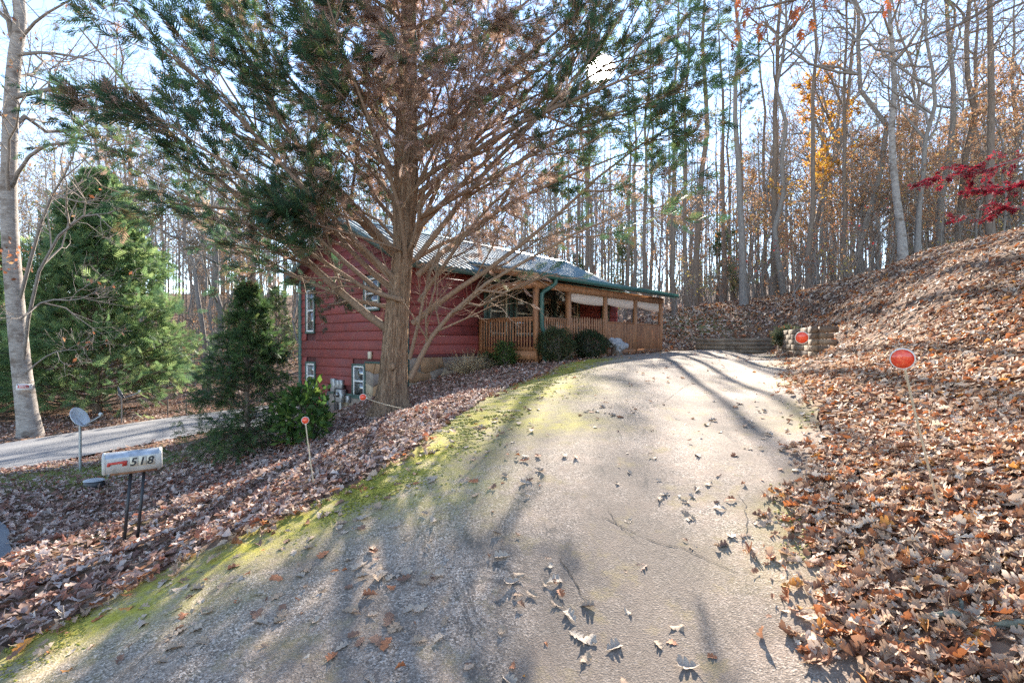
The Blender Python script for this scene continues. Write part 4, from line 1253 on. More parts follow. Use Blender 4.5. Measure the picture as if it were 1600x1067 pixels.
F = np.concatenate([np.stack([i*ns+k, i*ns+kn, (i+1)*ns+kn, (i+1)*ns+k], 1) for i in range(len(rings_z)-1)])
tk = MB().add(V, F)
for (zk, ak, rk) in ((.95, -1.35, .07),):      # knots and burrs
    r_ = np.interp(zk, TZ, TR); x_ = np.interp(zk, TZ, TX)
    tk.add(*lump((x_+r_*math.cos(ak)*.93, r_*math.sin(ak)*.93, zk), (rk, rk*.8, rk*1.2), int(zk*10), 10, 8, .2))
tk.build('trunk', M['bark_cedar'], cedar, smooth=True)
def resample(P, m):
    s = np.linspace(0, 1, len(P)); t = np.linspace(0, 1, m)
    return spline(P, m)
G = [  # limbs that the photograph shows singly (px, py, depth), start radius
 ([(603,512,10),(560,480,9.85),(470,400,9.7),(400,330,9.6),(330,270,9.5),(230,170,9.4),(125,45,9.3)], .085),
 ([(628,468,9.8),(575,452,9.6),(520,418,9.4),(440,370,9.1),(330,330,8.8),(200,256,8.5)], .055),
 ([(615,452,10.1),(560,405,10.4),(500,330,10.8),(420,230,11.1),(340,110,11.3),(285,15,11.4)], .065),
 ([(642,590,9.75),(664,545,9.6),(690,505,9.5),(760,442,9.3),(850,392,9.1),(950,340,8.9),(1060,318,8.8)], .06),
 ([(645,505,9.9),(700,462,9.8),(770,415,9.7),(860,345,9.6),(960,255,9.5),(1062,188,9.5)], .065),
 ([(652,430,10),(720,370,9.9),(810,310,9.8),(920,262,9.7),(1000,230,9.7)], .06),
 ([(650,405,10),(705,335,9.8),(770,255,9.6),(850,175,9.4),(930,85,9.2),(985,5,9)], .06),
 ([(635,420,10),(625,330,9.4),(590,220,8.8),(540,90,8.2),(500,-40,7.8)], .055),
 ([(645,385,10),(680,300,10.4),(730,190,10.8),(790,60,11.2)], .06),
 ([(655,470,9.9),(690,420,9.5),(740,350,9.2),(800,290,8.9),(860,240,8.7)], .045),
 ([(640,560,9.8),(655,500,9.5),(668,440,9.3),(690,380,9.2),(730,320,9.1)], .04),
 ([(622,440,9.9),(570,390,9.5),(480,300,9.1),(380,190,8.8),(270,85,8.5),(190,5,8.3)], .06),
 ([(625,400,9.9),(560,330,9.7),(470,230,9.6),(400,120,9.5),(350,10,9.4)], .06),
 ([(612,470,10),(540,410,9.2),(450,330,8.6),(330,240,8.1),(235,175,7.8)], .05), ([(615,440,10),(550,380,10.8),(440,300,11.5),(310,230,12),(200,190,12.3)], .05), ([(640,395,10),(580,375,9.2),(500,352,8.6),(430,330,8.2)], .035),
 ([(650,360,10),(760,250,10),(880,150,10),(1015,55,10)], .055), ([(648,330,10),(740,220,10.5),(860,110,11),(960,5,11.4)], .055), ([(655,300,10),(800,200,9.5),(960,130,9.2),(1085,75,9)], .055), ([(650,250,10),(760,140,10),(880,40,10),(960,-40,10)], .05), ([(655,340,10),(780,270,9.3),(930,190,8.8),(1075,140,8.4)], .05),
 ([(618,480,10),(560,470,10.6),(480,440,11.3),(380,400,12.0),(270,345,12.4)], .05),
]
MP = 9
LP = [spline(pxp(g), MP) for g, _ in G]; LR = [r0*(1-.85*np.linspace(0, 1, MP)) for _, r0 in G]
nl = 56
for i in range(nl):
    zb = 2.75+7.8*(i/nl)**1.05; az = i*2.39996+.7
    el = math.radians(rg.uniform(33, 50)); ln = max(1.6, 6.2-.44*max(0, zb-1.5))*rg.uniform(.75, 1.08)
    if math.sin(az) < -.35: ln *= .62
    if math.sin(az) > .6: ln *= .85
    if math.cos(az) > .3 and zb > 2.2: ln *= 1.18
    s = np.linspace(0, 1, MP)
    P = np.zeros((MP, 3)); x_ = np.interp(zb, TZ, TX)
    P[:, 0] = x_+math.cos(az)*math.cos(el)*ln*s; P[:, 1] = math.sin(az)*math.cos(el)*ln*s
    P[:, 2] = zb+math.sin(el)*ln*s+.10*ln*s**2*rg.uniform(-.6, 1.2)
    P += np.cumsum(rg.normal(size=P.shape)*.012, 0)*ln
    LP.append(P); LR.append((.010*ln+.006)*(1-.86*s))
LP = np.array(LP); LR = np.array(LR); LL = np.linalg.norm(LP[:, -1]-LP[:, 0], axis=1)
sunv = np.array(SUN_DIR)
def off_sun(p, lim):
    d = nrmz(p+base); return np.degrees(np.arccos(np.clip(d @ sunv, -1, 1))) > lim
for P, R in zip(LP, LR):
    if not off_sun(P, .9).all(): continue
    V, F = tubes(P[None], R[None], 7)
    MB().add(V, F).build('limb', M['bark_limb'], cedar, smooth=True)
P2, R2, L2, i2, f2 = branch_level(rg, LP, LR, LL, 11, .18, 1.0, .35, .85, .33, 5, .06, .035, .012, .55, .3)
R2 = np.maximum(R2, .004)
k = off_sun(P2[:, 2], 1.1) & off_sun(P2[:, -1], .9)
P2, R2, L2, f2, i2 = P2[k], R2[k], L2[k], f2[k], i2[k]
P3, R3, L3, i3, f3 = branch_level(rg, P2, R2, L2, 7, .12, 1.0, .35, .9, .42, 4, .0, .05, .012, .5, .3)
R3 = np.maximum(R3, .0028)
tw = MB(); V, F = tubes(P2, R2, 4); tw.add(V, F); V, F = tubes(P3, R3, 3); tw.add(V, F)
# wiry dead twigs round the lower limbs
low = LP[:, 0, 2] < 3.2
Pd, Rd, Ld, _, _ = branch_level(rg, LP[low], LR[low], np.full(low.sum(), 1.0), 16, .03, .5, .6, 1.5, .55, 5, -.12, .11, .006)
V, F = tubes(Pd, np.maximum(Rd, .003), 3); tw.add(V, F)
tw.build('twigs', M['bark_limb'], cedar, kind='stuff')
pos, tn, bi, ff = along(rg, P3, 6, .15, 1.0)
pos2, tn2, bi2, ff2 = along(rg, P2, 7, .40, 1.0)
limbf = np.concatenate([f2[i3][bi], np.minimum(1, f2[bi2]+.1)])
pos = np.concatenate([pos, pos2]); tn = np.concatenate([tn, tn2]); n = len(pos)
rho = np.hypot(pos[:, 0]-.3, pos[:, 1]*.9)
edge = np.where(pos[:, 0] < 0, 1.6, np.where(pos[:, 2] > 4.6, 2.9, 3.2))+.12*np.clip(pos[:, 2]-4, -2, 3)*0+rg.normal(size=n)*.45
deadm = rho < edge
green_keep = np.where(pos[:, 0] < -.2, 1.0, np.where(pos[:, 2] > 4.4, .8, .42))
keep = np.where(deadm, rg.uniform(size=n) < np.where(pos[:, 2] > 3.3, .62, .10), rg.uniform(size=n) < green_keep)
keep &= off_sun(pos, 1.15)
keep &= ~((pos[:, 2] < 2.9) & (rho < np.where(pos[:, 0] < 0, 1.9, 2.4)))
pos, tn, deadm, rho = pos[keep], tn[keep], deadm[keep], rho[keep]; n = len(pos)
X = nrmz(tn+rg.normal(size=(n, 3))*.28+np.where(deadm, -.75, .12)[:, None]*np.array([0, 0, 1.]))
tv_ = np.where(deadm[:, None, None], WISP[0][None], SPRAY[0][None])
V, F = scatter(tv_, SPRAY[1], pos, X, nrmz(rg.normal(size=(n, 3))+np.array([0, 0, .5])), rg.uniform(.16, .36, n))
cg = colors(rg, n, len(SPRAY[0]), [(.06, .12, .055), (.05, .095, .06), (.10, .14, .05), (.14, .10, .05)], [4, 3, 2, 1.2], .3)
cd = colors(rg, n, len(SPRAY[0]), [(.42, .27, .20), (.50, .35, .27), (.33, .20, .14), (.24, .21, .11)], [3, 2, 2, .7], .25)
dm = np.repeat(deadm, len(SPRAY[0]))
# some rusty clumps among the green at the left
rust = np.repeat((rg.uniform(size=n) < .22*(np.sin(pos[:, 0]*2.3)*np.sin(pos[:, 2]*2.9+pos[:, 1]) > .25)), len(SPRAY[0]))
c = np.where(dm[:, None] | rust[:, None], cd, cg)
MB().add(V, F, c).build('foliage', M['needle'], cedar, kind='stuff')

# ---- tall pale-barked tree at the left edge
rg = np.random.default_rng(31)
bx, by = -13.15, 14.0
bz = h1(bx, by)
b0 = np.array([bx, by, bz])
pop = link('poplar_tree', None, loc=tuple(b0), label='pale-barked leaning tree with a small sign at the left edge', cat='tree')
def px2(pts): return np.array([((px-800)/800*Y, Y, (533-py)/800*Y) for px, py, Y in pts])-b0
TP = spline(np.vstack([[(.03, 0, -.4)], px2([(48,680,14),(42,640,14),(32,560,14),(22,450,14),(14,330,14),(16,200,14),(22,100,14),(32,20,14)]), [(-.6, .1, 13.5), (-.3, .2, 17), (0, .2, 20)]]), 30)
TRr = np.interp(TP[:, 2], [-.4, 0, .5, 1.5, 4, 8, 12, 20], [.36, .30, .245, .215, .195, .17, .14, .02])
V, F = tubes(TP[None], TRr[None], 16)
MB().add(V, F).build('trunk', M['bark_pale'], pop, smooth=True)
GL = [([(22,152,14),(90,138,13.6),(180,137,13.2),(250,142,12.9)], .07), ([(25,86,14),(70,82,13.6),(125,90,13.2),(170,100,13)], .055),
      ([(16,300,14),(40,250,13.7),(90,222,13.3),(180,232,13),(250,250,12.8)], .06), ([(30,470,14),(70,330,13.5),(110,255,13.2),(130,180,13)], .05),
      ([(20,60,14),(10,20,13.8),(-10,-30,13.6)], .09), ([(35,640-60,14),(55,440,13.5),(110,348,13.2),(180,330,12.9),(240,298,12.6)], .05),
      ([(25,70,14),(60,30,13.7),(110,0,13.4),(160,-30,13)], .05), ([(30,590,14),(80,552,13.5),(130,545,13.3)], .025), ([(30,500,14),(70,470,13.5),(120,468,13.3),(160,450,13)], .03)]
P1 = np.array([spline(px2(g), 8) for g, _ in GL]); R1 = np.array([r0*(1-.85*np.linspace(0, 1, 8)) for _, r0 in GL])
for P, R in zip(P1, R1):
    V, F = tubes(P[None], R[None], 7)
    MB().add(V, F).build('limb', M['bark_grey'], pop, smooth=True)
Px_, Rx_, Lx_, _, _ = branch_level(rg, TP[None], TRr[None], np.array([4.6]), 14, .45, .97, .6, 1.2, 1, 8, .2, .05, .014, .4)
PA = np.concatenate([P1, Px_]); RA = np.concatenate([R1, Rx_]); LA = np.linalg.norm(PA[:, -1]-PA[:, 0], axis=1)
tb = MB(); V, F = tubes(Px_, Rx_, 5); tb.add(V, F)
P2, R2, L2, _, _ = branch_level(rg, PA, RA, LA, 8, .15, 1, .5, 1.1, .42, 5, .12, .06, .012)
V, F = tubes(P2, R2, 4); tb.add(V, F)
P3, R3, L3, _, _ = branch_level(rg, P2, R2, L2, 6, .2, 1, .4, 1.1, .45, 4, .05, .08, .012)
V, F = tubes(P3, np.maximum(R3, .004), 3); tb.add(V, F)
P4, R4, L4, _, _ = branch_level(rg, P3, R3, L3, 3, .2, 1, .4, 1.0, .55, 3, .0, .08, .012)
V, F = tubes(P4, np.maximum(R4, .003), 3); tb.add(V, F)
tb.build('crown', M['twig'], pop, kind='stuff')
pos, tn, _, _ = along(rg, P4, 1); k = rg.uniform(size=len(pos)) < .09; pos, tn = pos[k], tn[k]
xl = px2([(5, 400, 13.6)])[0]+rg.normal(size=(120, 3))*np.array([.35, .35, .3]); pos = np.concatenate([pos, xl]); n = len(pos)
V, F = scatter(LEAFS[0], LEAFS[1], pos, rg.normal(size=(n, 3))-np.array([0, 0, .5]), rg.normal(size=(n, 3)), rg.uniform(.07, .15, n))
MB().add(V, F, colors(rg, n, 4, [(.30, .11, .05), (.36, .20, .10), (.22, .12, .08)], [2, 1, 1])).build('leaves', M['bright_leaf'], pop, kind='stuff')
# small notice nailed to that trunk
sg0 = Vector(((38-800)/800*13.74, 13.74, (533-604)/800*13.74))
sg = link('notice_sign', None, loc=sg0, rotz=math.radians(-44+90-2), label='small white notice with a red field nailed to the pale trunk', cat='sign')
sg.rotation_euler = (0, math.radians(3), math.radians(40))
W_, H_ = .16, .08
MB().box((-W_, -.006, -H_), (W_, .0, H_)).build('plate', M['white'], sg)
MB().box((-W_*.82, -.009, -H_*.35), (W_*.55, -.0065, H_*.62)).build('red_field', M['red_flag'], sg)
MB().box((-W_*.95, -.009, H_*.55), (-W_*.83, -.0065, H_*.85)).box((W_*.75, -.009, H_*.4), (W_*.93, -.0065, H_*.85)).box((-W_*.1, -.0095, H_*.05), (W_*.8, -.0092, H_*.18)).build('dark_marks', M['black'], sg)
MB().box((-W_*.7, -.0098, -H_*.05), (W_*.4, -.0093, H_*.12)).box((-W_*.7, -.0098, H_*.25), (W_*.2, -.0093, H_*.42)).build('pale_marks', M['white'], sg)

# ---- evergreens
GREENS = [(.12, .205, .085), (.17, .26, .10), (.095, .17, .085), (.28, .36, .14)]
ley = cone_tree(41, 8.7, 3.3, 250, .16, 1.1, SPRAY, .44, GREENS, [2, 3, 1.5, 2.5], 10, 3, 2, .05, .16, .012, prof=1.0, dead=(.30, .20, .13), keepin=.38)
def at(px, py, Y, dz=0):
    x = (px-800)/800*Y
    return (x, Y, h1(x, Y)+dz)
plant('leyland_cypress', ley, at(152, 0, 19.0), .4, 1.0, 'broad bushy green cypress behind the satellite dishes across the lane')
plant('leyland_cypress', ley, at(-30, 0, 20.5), 2.4, (.95, .95, .8), 'dark green cypress half hidden behind the pale trunk')
hem = cone_tree(43, 2.9, 1.12, 190, .20, .85, FEATHER, .125, [(.062, .11, .04), (.085, .145, .045), (.05, .09, .042), (.15, .19, .06)], [3, 3, 2, 1], 8, 4, 2, -.14, .05, .01, prof=1.0, dead=(.13, .075, .045), keepin=.05, lr2=.30, rag=.08)
plant('hemlock', hem, at(388, 0, 9.0), 0, 1.0, 'young dark green hemlock on the leafy bank left of the house')

def bush(name, loc, rx, rz, nleaf, tpl, size, pal, wts, label, seed, stems=24, hollow=.55, up=.3, cat='shrub', var=.2, lump_=.12):
    rg = np.random.default_rng(seed)
    r = link(name, None, loc=loc, label=label, cat=cat)
    a = rg.uniform(0, 2*np.pi, stems); e = rg.uniform(.25, 1.5, stems)
    D = np.stack([np.cos(a)*np.cos(e)*rx, np.sin(a)*np.cos(e)*rx, np.sin(e)*rz*1.9], 1)
    s = np.linspace(0, 1, 4)
    P = D[:, None]*(s*.85)[None, :, None]+np.array([0, 0, -.05]); P += np.cumsum(rg.normal(size=P.shape)*.02, 1)
    R = np.full((stems, 4), .012)*(1-.7*s)
    P2, R2, L2, _, _ = branch_level(rg, P, R, np.full(stems, rx), 6, .3, 1, .4, 1, .5, 3, .1, .05, .02)
    tb = MB(); V, F = tubes(P, R, 4); tb.add(V, F); V, F = tubes(P2, np.maximum(R2, .003), 3); tb.add(V, F)
    tb.build('stems', M['twig'], r, kind='stuff')
    d = nrmz(rg.normal(size=(nleaf, 3)))
    ph = rg.uniform(0, 6, 3)
    k = 1+lump_*np.sin(4*d[:, 0]*2+ph[0])*np.sin(5*d[:, 1]+ph[1])+lump_*.7*np.sin(9*d[:, 2]+7*d[:, 0]+ph[2])
    rr = (hollow+(1-hollow)*rg.uniform(0, 1, nleaf)**.6)*k
    pos = d*rr[:, None]*np.array([rx, rx, rz])+np.array([0, 0, rz*.92])
    ok = pos[:, 2] > -.02; pos, d = pos[ok], d[ok]; n = len(pos)
    X = nrmz(d+rg.normal(size=(n, 3))*.7+np.array([0, 0, up]))
    V, F = scatter(tpl[0], tpl[1], pos, X, nrmz(rg.normal(size=(n, 3))+d), rg.uniform(size*.7, size*1.3, n))
    MB().add(V, F, colors(rg, n, len(tpl[0]), pal, wts, var)).build('foliage', M['needle'], r, kind='stuff')
    return r
x, y = 1.27, 14.78
bush('boxwood', (x, y, h1(x, y)), .56, .53, 9000, LEAFS, .042, [(.05, .075, .028), (.085, .105, .045), (.04, .055, .025), (.13, .12, .06)], [3, 2, 2, 1], 'rounded clipped shrub beside the porch corner downspout', 51)
x, y = 2.46, 16.15
bush('boxwood', (x, y, h1(x, y)), .56, .47, 8000, LEAFS, .042, [(.04, .065, .028), (.06, .085, .035), (.03, .045, .022)], [3, 2, 2], 'darker rounded shrub in front of the picket section of the porch', 52)
x, y = -.20, 15.05
bush('azalea', (x, y, h1(x, y)), .36, .40, 1500, LEAFS, .065, [(.07, .125, .03), (.05, .09, .03), (.12, .17, .05)], [3, 2, 1], 'leafy green shrub against the porch lattice', 53, hollow=.3, lump_=.2)
x, y = -.75, 15.55
bush('azalea', (x, y, h1(x, y)), .30, .27, 700, LEAFS, .06, [(.06, .11, .03), (.04, .08, .03)], [3, 2], 'low green shrub at the left end of the porch lattice', 54, hollow=.3, lump_=.2)
x, y, z_ = at(476, 0, 8.7)
bush('rhododendron', (x, y, z_), .42, .52, 900, LEAFS, .13, [(.10, .165, .03), (.065, .125, .03), (.15, .20, .045), (.045, .09, .025)], [3, 3, 1.5, 2], 'bright green broad-leaved rhododendron beside the young hemlock', 55, hollow=.3, lump_=.25, up=.1)
x, y = 10.0, 18.5
bush('juniper', (x, y, h1(x, y)+.12), .50, .36, 3000, SPRAY_S, .10, [(.10, .125, .07), (.075, .10, .05), (.16, .15, .08), (.30, .12, .05)], [3, 3, 2, .5], 'grey green shrub spilling over the timber retaining wall', 56, hollow=.35, lump_=.2)
# tuft of dry ornamental grass
rg = np.random.default_rng(57)
x, y = -1.22, 14.35
gr = link('grass_tuft', None, loc=(x, y, h1(x, y)), label='dry straw coloured ornamental grass clump against the stone foundation', cat='ornamental grass')
n = 260; a = rg.uniform(0, 2*np.pi, n); sp = rg.uniform(0, 1, n)**.7; s = np.linspace(0, 1, 5)
D = np.stack([np.cos(a)*sp*.95, np.sin(a)*sp*.6, np.full(n, .95)-.35*sp], 1)*rg.uniform(.55, 1.0, n)[:, None]*.95
P = np.stack([np.cos(a), np.sin(a), 0*a], 1)[:, None]*rg.uniform(0, .16, n)[:, None, None]+D[:, None]*s[None, :, None]
P[..., 2] -= .18*(sp[:, None]*s**2); P[..., 2] -= .05
P += np.cumsum(rg.normal(size=P.shape)*.012, 1)
V, F = tubes(P, (.0075*(1-.7*s))[None]*np.ones((n, 1)), 3)
MB().add(V, F, colors(rg, n, 15, [(.46, .35, .21), (.38, .28, .17), (.55, .44, .29)], [2, 2, 1])).build('blades', M['leaf'], gr, kind='stuff')

# ---- red maple reaching in from the bank at the right
rg = np.random.default_rng(61)
mx, my = 9.6, 6.6; mz = h1(mx, my); b0 = np.array([mx, my, mz])
mp_ = link('japanese_maple', None, loc=tuple(b0), label='crimson maple branches reaching in over the right bank', cat='tree')
def px3(pts): return np.array([((px-800)/800*Y, Y, (533-py)/800*Y) for px, py, Y in pts])-b0
tr = spline([(0, 0, -.3), (.05, 0, .4), (-.1, .1, 1.0), (-.05, .15, 1.7), (.1, .2, 2.4)], 9)
V, F = tubes(tr[None], np.linspace(.10, .03, 9)[None], 9)
MB().add(V, F).build('trunk', M['bark_grey'], mp_, smooth=True)
GLm = [[(1960,230,6.7),(1780,205,6.9),(1640,236,6.9),(1545,262,6.9),(1462,282,6.85)], [(1960,250,6.7),(1800,262,7.0),(1660,276,7.1),(1590,290,7.1),(1530,298,7.05)],
       [(1962,270,6.7),(1800,300,7.1),(1680,312,7.2),(1600,322,7.2),(1512,336,7.1)]]
P1 = np.array([spline(px3(g), 9) for g in GLm]); R1 = np.tile(.02*(1-.85*np.linspace(0, 1, 9)), (len(GLm), 1))
for P, R in zip(P1, R1):
    V, F = tubes(P[None], R[None], 6); MB().add(V, F).build('limb', M['bark_grey'], mp_, smooth=True)
P2, R2, L2, _, _ = branch_level(rg, P1, R1, np.full(len(P1), 1.0), 34, .30, 1, .25, .7, .27, 4, -.02, .05, .01, .3, .93)
P3, R3, L3, _, _ = branch_level(rg, P2, R2, L2, 4, .2, 1, .4, .9, .5, 3, -.02, .05, .01, .3, .85)
tb = MB(); V, F = tubes(P2, np.maximum(R2, .003), 3); tb.add(V, F); V, F = tubes(P3, np.maximum(R3, .002), 3); tb.add(V, F)
tb.build('twigs', M['twig'], mp_, kind='stuff')
pos, tn, _, _ = along(rg, P3, 5); n = len(pos)
V, F = scatter(STAR[0], STAR[1], pos, tn+rg.normal(size=(n, 3))*.5-np.array([0, 0, .25]), nrmz(rg.normal(size=(n, 3))*.5+np.array([0, 0, 1])), rg.uniform(.035, .065, n))
MB().add(V, F, colors(rg, n, len(STAR[0]), [(.22, .012, .026), (.15, .009, .02), (.30, .03, .04)], [3, 2, 1], .25)).build('leaves', M['bright_leaf'], mp_, kind='stuff')

# ---- oak out of the frame at the right whose limb with rusty leaves hangs in at the top
rg = np.random.default_rng(62)
ox, oy = 8.6, 1.6; oz = h1(ox, oy); b0 = np.array([ox, oy, oz])
oak = link('oak_tree', None, loc=tuple(b0), label='oak limb with rusty leaves hanging in at the top of the view', cat='tree')
tr = spline([(0, 0, -.4), (.02, 0, .8), (-.08, .05, 2.5), (0, .1, 4.5), (.1, .1, 8), (.3, 0, 12)], 14)
V, F = tubes(tr[None], np.interp(tr[:, 2], [-.4, .2, 1, 12], [.34, .27, .22, .05])[None], 12)
MB().add(V, F).build('trunk', M['bark_brown'], oak, smooth=True)
def px4(pts): return np.array([((px-800)/800*Y, Y, (533-py)/800*Y) for px, py, Y in pts])-b0
GLo = [([(4400,-900,1.9),(2200,-330,3.4),(1600,-110,4.2),(1400,-40,4.3),(1290,-12,4.35),(1180,14,4.4)], .05), ([(4300,-1100,1.9),(2100,-380,3.6),(1650,-60,5),(1500,38,5.1),(1370,92,5.2)], .04), ([(4300,-1000,1.9),(2400,-300,3.6),(1800,-60,5),(1600,3,5.2),(1505,55,5.3)], .03), ([(4300,-800,1.9),(2300,-200,3.8),(1800,0,5.4),(1620,40,5.6),(1540,75,5.8)], .025)]
P1 = np.array([spline(px4(g), 12) for g, _ in GLo]); R1 = np.array([r0*(1-.86*np.linspace(0, 1, 12)) for _, r0 in GLo])
for P, R in zip(P1, R1):
    V, F = tubes(P[None], R[None], 6); MB().add(V, F).build('limb', M['bark_brown'], oak, smooth=True)
P2, R2, L2, _, _ = branch_level(rg, P1, R1, np.full(4, 1.0), 12, .42, 1, .4, 1, .5, 5, .02, .07, .008, .3, .5)
P3, R3, L3, _, _ = branch_level(rg, P2, R2, L2, 4, .2, 1, .4, 1, .5, 3, 0, .07, .008)
tb = MB(); V, F = tubes(P2, np.maximum(R2, .003), 4); tb.add(V, F); V, F = tubes(P3, np.maximum(R3, .0022), 3); tb.add(V, F)
tb.build('twigs', M['twig'], oak, kind='stuff')
OAKL = diamonds([(0, 0, 0, 1, .10), (.25, 0, .75, .42, .09), (.25, 0, -.75, .42, .09), (.5, 0, .7, .40, .08), (.5, 0, -.7, .40, .08), (.1, 0, .9, .25, .07), (.1, 0, -.9, .25, .07)])
pos, tn, bi, _ = along(rg, P3, 2)
k = (bi // 4 < 12) & (rg.uniform(size=len(pos)) < .75); pos, tn = pos[k], tn[k]; n = len(pos)
V, F = scatter(OAKL[0], OAKL[1], pos, tn*.3+rg.normal(size=(n, 3))*.4-np.array([0, 0, .9]), rg.normal(size=(n, 3))*np.array([1, 1, .3]), rg.uniform(.08, .13, n))
MB().add(V, F, colors(rg, n, len(OAKL[0]), [(.46, .15, .05), (.36, .11, .05), (.52, .22, .08)], [3, 2, 1], .25)).build('leaves', M['bright_leaf'], oak, kind='stuff')

# ---- the wood: a few kinds of tree, copied singly
TAN = [(.44, .27, .15), (.50, .34, .20), (.36, .19, .105), (.50, .23, .09)]
PROTO = {
 'b0': bare_tree(101, 21, .18, (.01, 0), .42, 16, .26, amp=.006), 'b1': bare_tree(102, 23, .20, (-.015, .01), .5, 15, .25, 'bark_brown', amp=.006),
 'b2': bare_tree(103, 19, .15, (.03, 0), .35, 16, .27, leaves=(1, .10, TAN, [2, 2, 2, 1], .3)), 'b3': bare_tree(104, 22, .16, (-.03, 0), .45, 14, .24, amp=.02, leaves=(1, .09, TAN, [2, 2, 2, 1], .3)),
 'b4': bare_tree(105, 17, .13, (.02, .02), .35, 15, .28, 'bark_grey', amp=.022), 'b5': bare_tree(106, 24, .24, (.0, 0), .45, 17, .26, 'bark_pale', amp=.006),
 'thin0': bare_tree(111, 15, .085, (.02, 0), .35, 12, .2, fine=2, amp=.018), 'thin1': bare_tree(112, 13, .07, (-.03, .01), .3, 12, .2, fine=2, amp=.022),
 'open': bare_tree(113, 12.5, .22, (0, 0), .28, 14, .46, 'bark_grey', 3, up=.25, a=(.5, .95)),
 'slim': bare_tree(114, 23, .135, (.01, 0), .68, 8, .2, 'bark_brown', 1, amp=.006),
 'p0': pine_tree(121, 24, .2), 'p1': pine_tree(122, 21, .17, .42, 26, .15),
 'tan0': bare_tree(131, 9, .07, (.02, 0), .18, 15, .30, fine=2, leaves=(2, .115, TAN, [2, 2, 2, 1], .1)), 'tan1': bare_tree(132, 7, .06, (-.04, 0), .15, 14, .34, fine=2, leaves=(2, .11, TAN+[(.45, .32, .10)], [1, 1, 2, 2, 1], .1)),
 'gold': bare_tree(133, 15, .12, (.02, 0), .35, 17, .20, fine=3, leaves=(3, .17, [(.66, .40, .05), (.60, .28, .05), (.52, .22, .06)], [3, 2, 1], .4)),
}
ever = cone_tree(44, 6.5, 2.0, 90, .25, .8, SPRAY_S, .26, [(.11, .15, .06), (.14, .18, .065), (.085, .125, .055)], [3, 2, 2], 7, 3, 1, -.08, .09, .1, prof=.7, dead=(.15, .10, .06), keepin=.2)
WOOD = 'trees of the wood behind the house'
fam = {'b': 'bare_tree', 't': 'sapling_tree', 'o': 'bare_tree', 'p': 'pine_tree', 'g': 'golden_tree'}
def wood(kind, x, y, rot, s, label, tilt=(0, 0), name=None, group=WOOD):
    me = ever if kind == 'ever' else PROTO[kind]
    nm = name or {'ever': 'evergreen_tree', 'tan0': 'beech_tree', 'tan1': 'beech_tree', 'gold': 'golden_tree', 'p0': 'pine_tree', 'p1': 'pine_tree', 'thin0': 'slender_tree', 'thin1': 'slender_tree'}.get(kind, 'bare_tree')
    return plant(nm, me, (x, y, h1(x, y)-.05), rot, s, label, 'tree', group, tilt)
special = [ # px at the base, depth, kind, scale, turn, tilt about y (radians, + leans right), label
 (1085,31,'p0',1.0,0,.0,'tall straight pine above the right end of the porch roof'),
 (1163,27,'b0',1.05,1,.0,'thick grey trunk standing above the low timber wall'),
 (1209,28,'b1',.95,2,-.02,'dark straight trunk in the pair right of the low timber wall'),
 (1226,27.5,'b3',.9,.5,-.13,'brown trunk leaning left across its straight neighbour'),
 (1270,29,'b2',1.05,2.2,-.10,'slim trunk leaning left below the golden tree'),
 (1346,26,'b4',1.15,4,.0,'crooked trunk in front of the pale clearing'),
 (1412,22,'b5',.72,3,.01,'large mottled grey trunk on the crest of the bank'),
 (1432,21.8,'b2',.8,1.6,.02,'darker trunk close beside the mottled one on the bank'),
 (1462,25,'b0',.95,5,.02,'grey trunk among orange leaves above the bank'),
 (1552,22,'p1',1.0,1,.0,'stout pine above the crimson maple branches'),
 (1505,25,'b1',.9,3.4,.03,'brown trunk right of centre above the bank crest'),
 (1278,27.5,'gold',.78,0,.0,'slender tree with golden yellow leaves high in its crown'),
 (328,25,'open',.95,0,.0,'spreading bare tree left of the house over the lane'),
 (905,40,'slim',.95,2,.0,'pine rising just behind the right slope of the roof'),
 (930,33,'slim',.95,3,.06,'leaning brown trunk right behind the house roof'),
 (1010,30,'slim',.9,2,-.01,'grey trunk directly behind the far porch posts'),
 (1055,28,'slim',.95,1,.0,'dark trunk by the right end of the gutter'),
 (1130,34,'p1',1.0,5,.0,'pine with a thin crown left of the thick grey trunk'),
]
taken = []
for px, Y, kind, s, rot, tl, lab in special:
    x = (px-800)/800*Y
    wood(kind, x, Y, rot, s, lab, (0, tl)); taken.append((x, Y))
rg = np.random.default_rng(71)
def sunline(x, y):      # offset from the strip through which the sun reaches the drive
    return x-(2.2+.1725*(y-8))
generic = {'b': 'tall bare grey tree in the wood behind the house', 't': 'thin young bare tree in the wood behind the house', 'p': 'tall pine in the wood behind the house',
           'n': 'small beech with tan leaves under the taller trees', 'e': 'small evergreen under the bare trees', 'L': 'bare tree in the wood beyond the lane', 'M': 'thin bare tree in the wood beyond the lane', 'E': 'small evergreen in the wood beyond the lane', 'N': 'small beech with tan leaves beyond the lane'}
PH = {'b0': 'tall bare grey tree', 'b1': 'tall bare brown tree', 'b2': 'bare tree with tan leaves', 'b3': 'crooked brown-leaved tree', 'b4': 'crooked bare grey tree', 'b5': 'mottled tree', 'slim': 'high-crowned brown trunk', 'thin0': 'thin upright young tree', 'thin1': 'thin leaning young tree', 'p0': 'tall pine', 'p1': 'green-topped pine', 'tan0': 'small beech with tan leaves', 'tan1': 'low orange-tan leafy beech', 'ever': 'small evergreen'}
